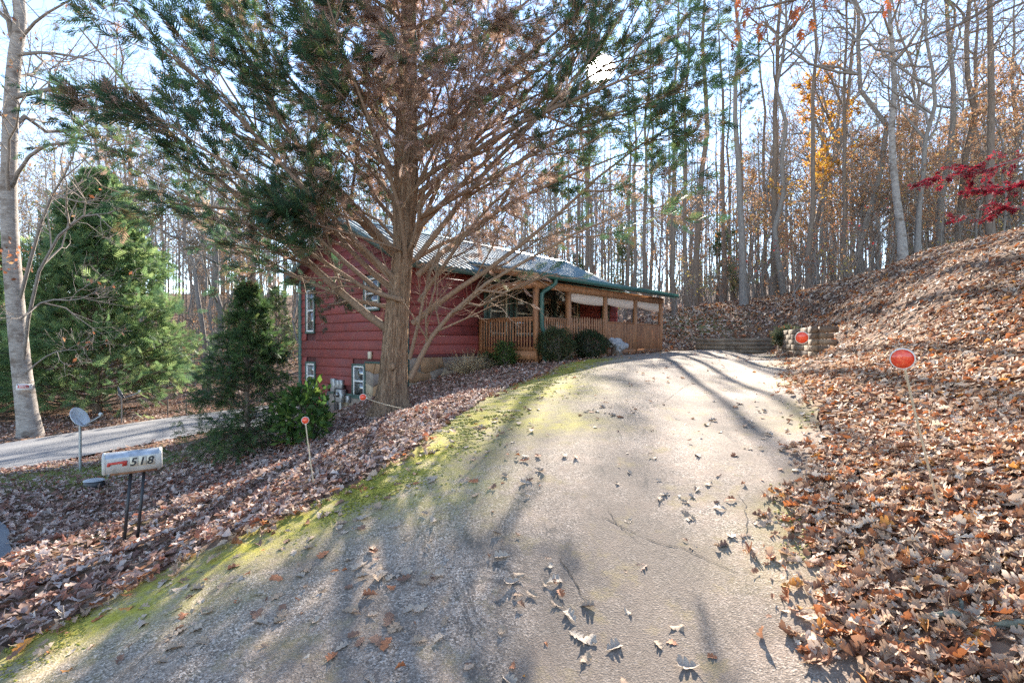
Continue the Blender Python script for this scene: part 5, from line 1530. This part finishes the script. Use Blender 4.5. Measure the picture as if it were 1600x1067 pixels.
COLS = [(60, 'left of the pale-barked tree'), (200, 'behind the broad cypress'), (330, 'left of the spreading bare tree'), (480, 'left of the house gable'), (650, 'behind the gable of the house'), (830, 'behind the house roof'), (930, 'right behind the roof end'), (1040, 'above the porch gutter end'), (1110, 'left above the low timber wall'), (1170, 'around the thick grey trunk'), (1240, 'above the timber-wall reflector'), (1300, 'below the golden tree'), (1380, 'before the pale clearing'), (1450, 'behind the mottled bank trunks'), (1530, 'above the middle of the bank'), (9999, 'above the crimson maple')]
def tree_label(key, kind, px, Y):
    col = next(t for lim, t in COLS if px < lim)
    return '%s, %s row %s' % (PH[kind], 'front' if Y < 31 else 'middle' if Y < 42 else 'back', col)
cnt = 0; tries = 0
while cnt < 235 and tries < 9000:
    tries += 1
    Y = 24+46*rg.uniform()**1.25; px = rg.uniform(-250, 1850) if cnt % 20 < 9 else rg.uniform(860, 1600) if cnt % 20 < 16 else rg.uniform(150, 520)
    x = (px-800)/800*Y
    if inside(HOUSE_POLY, np.array([x]), np.array([Y]))[0]: continue
    dh = np.array([x, Y])-HC; a_, b_ = dh @ AU, dh @ AV
    if -2.5 < a_ < 14 and -5 < b_ < 8.5: continue
    if np.min(np.hypot(LANE_C[:, 0]-x, LANE_C[:, 1]-Y)) < 3.2: continue
    if x > 4 and Y < 27.5 and x < 14: continue
    if x < 0 and Y < 27: continue
    if any((x-p)**2+(Y-q_)**2 < 1.5 for p, q_ in taken): continue
    if 6 < abs(px-300) and 150 < px < 470 and Y < 30 and rg.uniform() < .5: continue
    sl = sunline(x, Y); sl = 0 if -6 < sl < 12 else 99
    u = rg.uniform(); right = px > 830
    if sl < 6.5 and Y < 46:
        if u < .40 or .66 < u < .72: kind, key = 'slim', 'b' if right else 'L'; u = 2
        if u == 2 and rg.uniform() < .25: continue
    if u == 2: pass
    elif u < .40: kind, key = ['b0', 'b1', 'b2', 'b3', 'b4'][rg.integers(5)], 'b' if right else 'L'
    elif u < .66: kind, key = ['thin0', 'thin1'][rg.integers(2)], 't' if right else 'M'
    elif u < .72: kind, key = ['p0', 'p1'][rg.integers(2)], 'p' if right else 'L'
    elif u < .92: kind, key = ['tan0', 'tan1'][rg.integers(2)], 'n' if right else 'N'
    else: kind, key = 'ever', 'e' if right else 'E'
    if kind[0] == 'p' and not right: kind = 'b1'
    if key == 'N' and rg.uniform() < .7: kind, key = 'thin0', 'M'
    wood(kind, x, Y, rg.uniform(0, 6.28), rg.uniform(.75, 1.12), tree_label(key, kind, px, Y), (rg.normal()*.02, rg.normal()*.02), group=WOOD if right else 'trees beyond the lane')
    taken.append((x, Y)); cnt += 1
for i in range(26):
    Y = rg.uniform(22, 34); px = rg.uniform(1240, 1640); x = (px-800)/800*Y
    if Y < 24 and px < 1400: Y += 5; x = (px-800)/800*Y
    kind = ['tan0', 'tan1', 'tan1', 'tan0'][rg.integers(4)]
    wood(kind, x, Y, rg.uniform(0, 6.28), rg.uniform(.7, 1.15), tree_label('n', kind, px, Y), (0, rg.normal()*.04))
# far wood on the slopes, one mass
rg = np.random.default_rng(72)
K = 1150
Yf = 52+98*rg.uniform(0, 1, K)**1.3; xf = (rg.uniform(-500, 2100, K)-800)/800*Yf; hf = rg.uniform(14, 24, K)
zf = H(xf, Yf)
s = np.linspace(0, 1, 5)
P0 = np.stack([xf, Yf, zf], 1)[:, None]+np.stack([rg.normal(size=K)*.4, rg.normal(size=K)*.4, hf], 1)[:, None]*s[None, :, None]
R0 = (.0065*hf)[:, None]*(1-.85*s)[None]
fw = MB(); V, F = tubes(P0, R0, 5); fw.add(V, F)
P1, R1, L1, _, _ = branch_level(rg, P0, R0, hf*.22, 12, .3, 1, .5, 1.1, 1, 4, .15, .05, .012)
V, F = tubes(P1, np.maximum(R1, .02), 3); fw.add(V, F)
P2, R2, L2, _, _ = branch_level(rg, P1, R1, L1, 6, .2, 1, .4, 1, .5, 3, .1, .05, .012)
V, F = tubes(P2, np.maximum(R2, .013), 3); fw.add(V, F)
pos, tn, _, _ = along(rg, P2, 1); kk = rg.uniform(size=len(pos)) < .55; FWL = (pos[kk], tn[kk])
fw.build('far_wood', M['twig'], None, kind='stuff', label='bare wood covering the slopes far behind', cat='woodland')
n = len(FWL[0])
V, F = scatter(LEAFS[0], LEAFS[1], FWL[0]+rg.normal(size=(n, 3))*.3, rg.normal(size=(n, 3)), rg.normal(size=(n, 3)), rg.uniform(.2, .5, n))
MB().add(V, F, colors(rg, n, 4, TAN+[(.16, .20, .07), (.11, .16, .06), (.50, .40, .14)], [2, 2, 1, 1, 3, 2, 1.5])).build('far_foliage', M['bright_leaf'], None, kind='stuff', label='last tan and green foliage through the far wood', cat='woodland')
# brush at the edge of the wood: thin stems with a few tan and yellow leaves
K = 900
Yb = 23+22*rg.uniform(0, 1, K)**1.3; pxb = rg.uniform(0, 1700, K); pxb = np.where(rg.uniform(size=K) < .65, rg.uniform(860, 1650, K), pxb); xb = (pxb-800)/800*Yb
dh = np.stack([xb, Yb], 1)-HC; a_, b_ = dh @ AU, dh @ AV
ok = ~((a_ > -2) & (a_ < 12.6) & (b_ > -5) & (b_ < 7.5)) & ~((xb > 4) & (xb < 12.8) & (Yb < 26.5)) & ~((xb < 0) & (Yb < 25)) & (np.abs(xb+9.5) > 2.6)
xb, Yb = xb[ok], Yb[ok]; K = len(xb); hb = rg.uniform(1.0, 3.8, K)
s = np.linspace(0, 1, 5)
P0 = np.stack([xb, Yb, H(xb, Yb)-.05], 1)[:, None]+np.stack([rg.normal(size=K)*.25, rg.normal(size=K)*.25, np.ones(K)], 1)[:, None]*(hb[:, None]*s)[..., None]
P0 += np.cumsum(rg.normal(size=P0.shape)*.04, 1)
R0 = (.007*hb)[:, None]*(1-.8*s)[None]+.002
br = MB(); V, F = tubes(P0, R0, 4); br.add(V, F)
P1, R1, L1, _, _ = branch_level(rg, P0, R0, hb*.4, 7, .25, 1, .5, 1.1, 1, 4, .1, .06, .01)
V, F = tubes(P1, np.maximum(R1, .003), 3); br.add(V, F)
P2, R2, L2, _, _ = branch_level(rg, P1, R1, L1, 4, .2, 1, .4, 1, .5, 3, .05, .06, .01)
V, F = tubes(P2, np.maximum(R2, .0025), 3); br.add(V, F)
br.build('brush', M['twig'], None, kind='stuff', label='thin leggy brush along the edge of the wood', cat='brush')
pos, tn, bi, _ = along(rg, P2, 2); stem = bi//28
hasl = rg.uniform(size=K) < .55; k = hasl[stem] & (rg.uniform(size=len(pos)) < .6); pos, tn, stem = pos[k], tn[k], stem[k]; n = len(pos)
V, F = scatter(LEAFS[0], LEAFS[1], pos, tn+rg.normal(size=(n, 3))*.6-np.array([0, 0, .4]), rg.normal(size=(n, 3)), rg.uniform(.07, .14, n))
pal = np.array([(.45, .24, .11), (.50, .38, .10), (.36, .15, .07), (.14, .16, .05), (.42, .05, .05)]); pi = rg.choice(5, K, p=[.38, .2, .2, .17, .05])
cc = np.repeat(pal[pi[stem]]*rg.uniform(.75, 1.25, (n, 1)), 4, 0)
MB().add(V, F, cc).build('brush_leaves', M['bright_leaf'], None, kind='stuff', label='tan and yellow leaves left on the brush', cat='brush')

# pale clearing on the slope behind the trees
cl_l = np.array([(27, 50), (30, 56), (33, 62), (37, 70)], float); cl_r = np.array([(46, 50), (50, 56), (54, 62), (60, 70)], float)
M['gravel'] = mat_plain('pale_gravel', (.46, .41, .35), .95, var=.2, scale=2.5)
sheet('clearing', cl_r, cl_l, 10, .05, M['gravel'], 'pale bare clearing on the slope behind the trees')

# ------------------------------------------------------------------ fallen leaves
def leaf_tpl(curl, fold, twist, near=True):
    if near == 2:
        st = [0, .2, .36, .5, .66, .82, 1.0]; w_ = [.015, .10, .28, .17, .33, .24, .015]; adv = [0, 0, .05, 0, .06, .03, 0]
    elif near:
        st = [0, .16, .24, .33, .42, .52, .60, .70, .78, .87, .94, 1.0]; w_ = [.012, .06, .20, .23, .11, .30, .33, .15, .29, .27, .11, .015]; adv = [0, 0, .03, .06, 0, .03, .07, 0, .03, .06, 0, 0]
    else:
        st = [0, .3, .52, .75, 1.0]; w_ = [.015, .24, .30, .22, .01]; adv = [0]*5
    V = []
    for x, wd, ad in zip(st, w_, adv):
        zc = curl*((x-.5)**2)*1.6
        for sgn in (-1, 0, 1):
            y = sgn*wd; ang = twist*(x-.5)
            V.append((x-.5+ad*abs(sgn), y*math.cos(ang), zc+fold*abs(y)+fold*1.2*y*y+y*math.sin(ang)))
    n = len(st); F = []
    for i in range(n-1):
        for j in (0, 1):
            a = i*3+j
            F.append((a, a+1, a+4, a+3))
    return np.array(V), np.array(F)
rgl = np.random.default_rng(81)
NEAR = [leaf_tpl(*p) for p in ((.35, .5, .3), (-.3, .8, -.5), (.6, -.4, .8), (.15, 1.1, .2), (-.5, .3, .9), (.9, .6, -.6))]
MIDL = [leaf_tpl(*p, near=2) for p in ((.35, .5, .3), (-.3, .8, -.5), (.6, -.4, .8), (-.5, .3, .9))]
FARL = [leaf_tpl(*p, near=False) for p in ((.4, .6, .4), (-.3, .9, -.5), (.7, -.5, .8), (.2, .3, .2))]
PAL_R = [(.53, .375, .26), (.43, .275, .175), (.62, .49, .37), (.29, .14, .078), (.43, .15, .055), (.54, .235, .06), (.18, .09, .055)]
W_R = [3.6, 3.4, 1.9, 2.7, 1.9, .5, 1.4]
PAL_SHADED = [(.49, .35, .285), (.40, .26, .205), (.57, .45, .38), (.26, .14, .105), (.36, .14, .085), (.18, .10, .076)]  # greyer than the right bank: shade is mixed into these leaf colours
W_L = [3, 3, 2.2, 2.4, 1.1, 1.2]
def litter(name, x, y, size, tpls, pal, wts, label, seed, lift=.035, tilt=.5, dark=None):
    rg = np.random.default_rng(seed)
    z = H(x, y)+.8*np.where((np.abs(x) < 16), sum(a*np.sin(x*k1+p)*np.sin(y*k2+q) for a, k1, k2, p, q in ((.03, 2.1, 1.7, 0, 1), (.02, 4.3, 3.9, 2, .4), (.012, 9.1, 8.3, 1, 2))), 0)
    nm = normalH(x, y)
    b_ = MB(); which = rg.integers(len(tpls), size=len(x))
    clump = np.sin(x*2.7+np.sin(y*3.1))*np.sin(y*2.3+1.3*np.sin(x*1.9))
    for t, (tv, tf) in enumerate(tpls):
        k = which == t; n = int(k.sum())
        if not n: continue
        pos = np.stack([x[k], y[k], z[k]+rg.uniform(.004, lift, n)], 1)
        Z = nrmz(nm[k]+rg.normal(size=(n, 3))*tilt*rg.uniform(.2, 1.2, (n, 1)))
        X = rg.normal(size=(n, 3)); X -= Z*(X*Z).sum(1, keepdims=True)
        sz = rg.uniform(.5, 1.4, n)*size[k]
        jit = tv[None]*np.stack([np.ones(n), rg.uniform(.55, 1.1, n), rg.uniform(.2, 1.3, n)], 1)[:, None, :]+rg.normal(size=(n,)+tv.shape)*.014
        V, F = scatter(jit, tf, pos, X, Z, sz)
        b_.add(V, F, colors(rg, n, len(tv), pal, wts, .22))
    return b_.build(name, M['leaf'], None, smooth=False, kind='stuff', label=label, cat='fallen leaves')
def pick(n, x0, x1, y0, y1, seed, ok):
    rg = np.random.default_rng(seed); x = rg.uniform(x0, x1, n); y = rg.uniform(y0, y1, n)
    k = ok(x, y) & (np.abs(x) < y*1.06+1.4)
    return x[k], y[k]
def edge_frac(x, y):
    """leaf density thins over the first half metre of the paved edges"""
    return 1
offroad = lambda x, y: ~inside(DRIVE_POLY, x, y) & ~inside(LANE_POLY, x, y) & ~inside(STREET_POLY, x, y) & ~inside(HOUSE_POLY, x, y)
# right bank, near then far
x, y = pick(30000, 1.3, 10.5, .8, 9.0, 91, lambda x, y: offroad(x, y) & (x > 1.2))
k = y > 5.2
litter('leaf_litter', np.repeat(x[k], 2)+.07, np.repeat(y[k], 2)+np.tile([.0, .09], k.sum()), np.full(2*k.sum(), .092), FARL, PAL_R, W_R, 'tan and rust leaf drift halfway up the right bank', 191, .06, .5)
x, y = np.concatenate([x[~k], x[~k]+.05, x[~k]-.04]), np.concatenate([y[~k], y[~k]+.06, y[~k]+.03])
litter('leaf_litter', x, y, np.full(len(x), .084), NEAR, PAL_R, W_R, 'deep drift of tan and rust oak leaves on the right bank', 92, .055, .34)
x, y = pick(26000, 4, 17, 8.6, 30, 93, lambda x, y: offroad(x, y) & (x > 4))
litter('leaf_litter', x, y, .105+.004*(y-8), FARL, PAL_R, W_R, 'sunlit leaf carpet on the far part of the right bank', 94, .05, .5)
# left bank
x, y = pick(34000, -10.5, 2.0, 3.0, 11.0, 95, lambda x, y: offroad(x, y) & (x < 2.0))
k = np.random.default_rng(1).uniform(size=len(x)) > .75*np.clip(blob(x, y, -8.3, 9.1, 1.2)+blob(x, y, -7.0, 9.6, 1.2), 0, 1); x, y = x[k], y[k]
litter('leaf_litter', x, y, np.full(len(x), .088), MIDL, PAL_SHADED, W_L, 'shade-toned grey brown leaf carpet on the bank round the mailbox', 96, .045, .5)
x, y = pick(26000, -16, 3.5, 10.6, 26, 97, lambda x, y: offroad(x, y) & (x < 3.6))
litter('leaf_litter', x, y, np.full(len(x), .09), FARL, PAL_SHADED, W_L, 'leaf carpet round the cedar and along the lane', 98, .04, .5)
x, y = pick(22000, -40, 45, 23, 48, 99, lambda x, y: offroad(x, y))
litter('leaf_litter', x, y, np.full(len(x), .17), FARL, PAL_SHADED, W_L, 'thin leaf cover on the floor of the wood', 100, .05, .5)
# crumbs and small far leaves on the upper driveway
rg = np.random.default_rng(101)
x, y = pick(2600, -3, 11, 7.5, 22.5, 102, lambda x, y: inside(DRIVE_POLY, x, y))
k = rg.uniform(size=len(x)) < .24; x, y = x[k], y[k]
litter('leaf_scatter', x, y, np.full(len(x), .085), MIDL, PAL_R, W_R, 'scattered small leaves on the upper driveway', 103, .02, .3)
x, y = pick(1500, -3.6, 5, 2.0, 8.0, 105, lambda x, y: inside(DRIVE_POLY, x, y))
k = rg.uniform(size=len(x)) < .16+.22*(x < .3); x, y = x[k], y[k]
litter('leaf_scatter', x, y, np.full(len(x), .052), MIDL, PAL_R, W_R, 'small broken leaf bits strewn over the lower driveway', 106, .01, .14)
xe, ye = [], []
for E, sg_ in ((dl, 1), (dr, -1)):
    n = 2600; i = rg.integers(24, NL-10, n); off = np.abs(rg.normal(size=n))*.17; nrm_ = (dr-dl)/np.linalg.norm(dr-dl, axis=1)[:, None]*sg_
    keep_ = rg.uniform(size=n) < np.where(np.sin(i*.35)+np.sin(i*.13+1) > -.2, .5, .15)*(1 if sg_ < 0 else .45)
    p = E[i]+nrm_[i]*off[:, None]; xe.append(p[keep_, 0]); ye.append(p[keep_, 1])
x = np.concatenate(xe); y = np.concatenate(ye)
litter('leaf_scatter', x, y, np.full(len(x), .095), NEAR, PAL_R, W_R, 'loose leaves spilling over the driveway edges', 104, .03, .45)
# single leaves on the lower driveway, one object each
LM = []
for i, (nm, cl) in enumerate((('tan', (.41, .28, .18)), ('pale', (.47, .36, .265)), ('brown', (.25, .125, .075)), ('rust', (.42, .15, .06)))):
    mt_ = mat_plain('%s_oak_leaf' % nm, cl, .75, var=.3, scale=18, bmp=.3)
    LM.append((nm, [mesh_from('leaf', tv, [tf], None, False, [mt_]) for tv, tf in NEAR]))
rg = np.random.default_rng(111)
LBL = {'tan': 'dry tan oak leaf lying on the asphalt driveway', 'pale': 'bleached pale oak leaf lying on the asphalt driveway', 'brown': 'dark brown curled oak leaf lying on the asphalt driveway', 'rust': 'rust orange oak leaf lying on the asphalt driveway'}
cl_c = [(-.7, 3.1), (-1.4, 3.6), (.55, 2.75), (-.9, 4.6), (-1.0, 5.6), (1.6, 4.4), (-.2, 6.3), (1.2, 6.9), (-2.0, 3.3), (.35, 3.3), (-2.2, 3.6), (-1.7, 3.0), (-1.2, 4.3), (-.9, 3.7), (-1.6, 4.2)]
def leaf_label(nm, x, y):
    w_ = {'tan': 'dry tan', 'pale': 'bleached pale', 'brown': 'dark brown', 'rust': 'rust orange'}[nm]
    dep = 'at the driveway foot' if y < 2.8 else 'low on the drive' if y < 3.8 else 'halfway up the drive' if y < 5.2 else 'high on the drive'
    cu_ = x-(.35*(y-3))
    col = 'by the mossy edge' if cu_ < -1.3 else 'left of centre' if cu_ < 0 else 'right of centre' if cu_ < 1.2 else 'by the right edge'
    return '%s oak leaf %s %s' % (w_, dep, col)
made = 0
while made < 290:
    if rg.uniform() < .42:
        c_ = cl_c[rg.integers(len(cl_c))]; x, y = c_[0]+rg.normal()*.3, c_[1]+rg.normal()*.22
    else:
        y = 2.2+5.8*rg.uniform()**.9; x = rg.uniform(-3.2, 4)
        if x > .6 and rg.uniform() < .35: continue
    if not inside(DRIVE_POLY, np.array([x]), np.array([y]))[0] or y < 2.0: continue
    ci = rg.choice(4, p=[.40, .32, .17, .11]); nm, ms_ = LM[ci]
    o = link('oak_leaf', ms_[rg.integers(len(ms_))], loc=(x, y, h1(x, y)+rg.uniform(.004, .012)), label=leaf_label(nm, x, y), cat='leaf', group='fallen leaves on the driveway')
    nn = Vector(normalH(np.array([x]), np.array([y]))[0])
    o.rotation_mode = 'QUATERNION'
    o.rotation_quaternion = nn.to_track_quat('Z', 'Y') @ Matrix.Rotation(rg.uniform(0, 6.28), 3, 'Z').to_quaternion() @ Matrix.Rotation(rg.normal()*.07, 3, 'X').to_quaternion() @ Matrix.Rotation(rg.normal()*.07, 3, 'Y').to_quaternion()
    s = rg.uniform(.06, .125)
    o.scale = (s, s*rg.uniform(.75, 1.05), s*rg.uniform(.3, .75))
    zl = min(v_.co.z for v_ in o.data.vertices)*o.scale[2]
    o.location.z = h1(x, y)-zl+.002
    made += 1
# moss cushions standing up along the driveway edge
rg = np.random.default_rng(130)
gi = rg.integers(0, NL-1, 90000); ti = np.clip(np.abs(rg.normal(size=90000))*.09, 0, .3)
ti = np.where(rg.uniform(size=90000) < .08, 1-ti*.4, ti)
p = dl[gi]*(1-ti)[:, None]+dr[gi]*ti[:, None]+rg.normal(size=(90000, 2))*.03
mk = moss[gi, np.minimum((ti*(NT-1)).astype(int), NT-1)]+moss2[gi, np.minimum((ti*(NT-1)).astype(int), NT-1)]
pat = np.sin(p[:, 0]*7.1+2*np.sin(p[:, 1]*3.3))*np.sin(p[:, 1]*6.3+2*np.sin(p[:, 0]*2.7))+.5*np.sin(p[:, 0]*19+p[:, 1]*13)
k = (rg.uniform(size=90000) < np.clip(mk, 0, 1)*.5) & (pat > -.15) & (p[:, 1] > 2) & (p[:, 1] < 15)
p = p[k]; n = len(p)
a6 = np.linspace(0, 2*np.pi, 6, endpoint=False)
DOME = np.concatenate([np.stack([np.cos(a6), np.sin(a6), 0*a6-.15], 1), np.stack([.62*np.cos(a6+.5), .62*np.sin(a6+.5), 0*a6+.36], 1), [(0, 0, .5)]])
DF = np.array([(i, (i+1) % 6, 6+i) for i in range(6)]+[((i+1) % 6, 6+(i+1) % 6, 6+i) for i in range(6)]+[(6+i, 6+(i+1) % 6, 12) for i in range(6)])
sz = rg.uniform(.008, .026, n)*np.clip(p[:, 1]/8, .42, 1)
V, F = scatter(DOME[None]*rg.uniform(.75, 1.3, (n, 13, 1)), DF, np.stack([p[:, 0], p[:, 1], H(p[:, 0], p[:, 1])+.002], 1), np.concatenate([rg.normal(size=(n, 2)), np.zeros((n, 1))], 1), np.tile([0, 0, 1.], (n, 1)), np.stack([sz, sz, sz*rg.uniform(.5, 1.0, n)], 1))
MB().add(V, F, colors(rg, n, 13, [(.25, .22, .03), (.36, .32, .05), (.17, .18, .03), (.44, .37, .08)], [3, 3, 2, 1.5], .25)).build('moss', M['leaf'], None, kind='stuff', label='low yellow green moss cushions along the driveway edge', cat='moss')
# open cracks in the asphalt
M['crack'] = mat_plain('dark_crack', (.035, .028, .022), .95, bmp=0)
drv = bpy.data.objects['driveway']
for pts in ([(905, 800), (960, 815), (1010, 842), (1075, 862), (1160, 905)], [(870, 868), (893, 905), (925, 960)], [(952, 795), (975, 825), (1005, 850)], [(1148, 770), (1152, 805), (1150, 850)], [(1005, 640), (1040, 625), (1085, 590)]):
    g_ = spline([ground_hit(*q_) for q_ in pts], 22)
    g_ += np.cumsum(rg.normal(size=g_.shape)*.007, 0)
    tn_ = nrmz(np.gradient(g_, axis=0)); nn_ = np.stack([-tn_[:, 1], tn_[:, 0]], 1)
    w_ = (rg.uniform(.001, .006, 22)*np.sin(np.linspace(.15, 3, 22)))[:, None]
    A_, B2 = g_+nn_*w_, g_-nn_*w_
    V = np.concatenate([np.c_[A_, H(A_[:, 0], A_[:, 1])], np.c_[B2, H(B2[:, 0], B2[:, 1])]]); V[:, 2] += .012*np.sin(V[:, 0]*1.9+V[:, 1]*.7)*np.sin(V[:, 1]*1.3)+.004
    i_ = np.arange(21)
    MB().add(V, np.stack([i_, 22+i_, 23+i_, i_+1], 1)).build('crack', M['crack'], drv)
# lichen covered stick at the lower right
sx = [ground_hit(1425, 985), ground_hit(1480, 978), ground_hit(1545, 988), ground_hit(1625, 992)]
M['lichen'] = mat_plain('lichen_bark', (.28, .28, .21), .95, var=.35, scale=14, bmp=.7)
stk = link('fallen_stick', None, loc=(0, 0, 0), label='lichen covered stick lying in the leaves at lower right', cat='stick')
P = spline([(a, c_, h1(a, c_)+.05) for a, c_ in sx], 14); P[:, 2] += rg.normal(size=14)*.006
MB().tube(P, np.linspace(.012, .022, 14), 8).build('branch', M['lichen'], stk, smooth=True)
MB().tube([tuple(P[6]), tuple(P[6]+np.array([.04, .05, .05])), tuple(P[6]+np.array([.06, .12, .07]))], [.012, .009, .005], 6).build('side_twig', M['lichen'], stk, smooth=True)
# two stakes by the lane
for i, (px, Y) in enumerate(((262, 17.9), (291, 18.6))):
    x, y, z_ = at(px, 0, Y)
    sk = MB().tube([(0, 0, -.15), (.01, 0, .38), (.0, .01, .62)], [.028, .026, .024], 6).build('wooden_stake', M['bark_brown'], None, loc=(x, y, z_), label=('thin wooden stake left of two beyond the lane', 'thin wooden stake nearest the hemlock beyond the lane')[i], cat='stake')
# sparse grass by the lit verge
rg = np.random.default_rng(120)
x, y = pick(9000, -10.5, -5, 7.6, 13.5, 121, offroad)
g_ = np.clip(blob(x, y, -8.3, 9.1, 1.3)+blob(x, y, -7.0, 9.6, 1.3)+.6*blob(x, y, -6.2, 11.5, 1.3), 0, 1)
k = rg.uniform(size=len(x)) < g_; x, y = x[k], y[k]; n = len(x)
BL_ = (np.array([(0, -.06, 0), (0, .06, 0), (.5, .04, .08), (.5, -.04, .08), (1, 0, .35)], float), None)
V, F = scatter(np.array([(0, -.05, 0), (0, .05, 0), (1, 0, .12)], float), np.array([(0, 1, 2)]), np.stack([x, y, H(x, y)], 1), rg.normal(size=(n, 3))*.5+np.array([0, 0, 1.]), rg.normal(size=(n, 3)), rg.uniform(.05, .12, n))
MB().add(V, F, colors(rg, n, 3, [(.22, .26, .06), (.34, .33, .10), (.15, .20, .05)], [2, 1, 1])).build('grass', M['leaf'], None, kind='stuff', label='thin sunlit grass on the verge beside the satellite dish', cat='grass')


# ------------------------------------------------------------------ neighbours that share a description are told apart by their order
ORD = ['first', 'second', 'third', 'fourth', 'fifth', 'sixth', 'seventh', 'eighth', 'ninth', 'tenth', 'eleventh', 'twelfth', 'thirteenth', 'fourteenth', 'fifteenth', 'sixteenth', 'seventeenth', 'eighteenth', 'nineteenth', 'twentieth', 'twenty-first', 'twenty-second', 'twenty-third', 'twenty-fourth', 'twenty-fifth', 'twenty-sixth', 'twenty-seventh', 'twenty-eighth', 'twenty-ninth', 'thirtieth']
byl = {}
for o in COL.objects:
    if o.parent is None and o.get('label') and o.get('category') in ('tree', 'leaf'):
        byl.setdefault(o['label'], []).append(o)
for lab, obs in byl.items():
    if len(obs) < 2: continue
    obs.sort(key=lambda o: o.location.x/max(o.location.y, .1))
    for i, o in enumerate(obs[:30]):
        o['label'] = '%s, %s from left' % (lab, ORD[i])
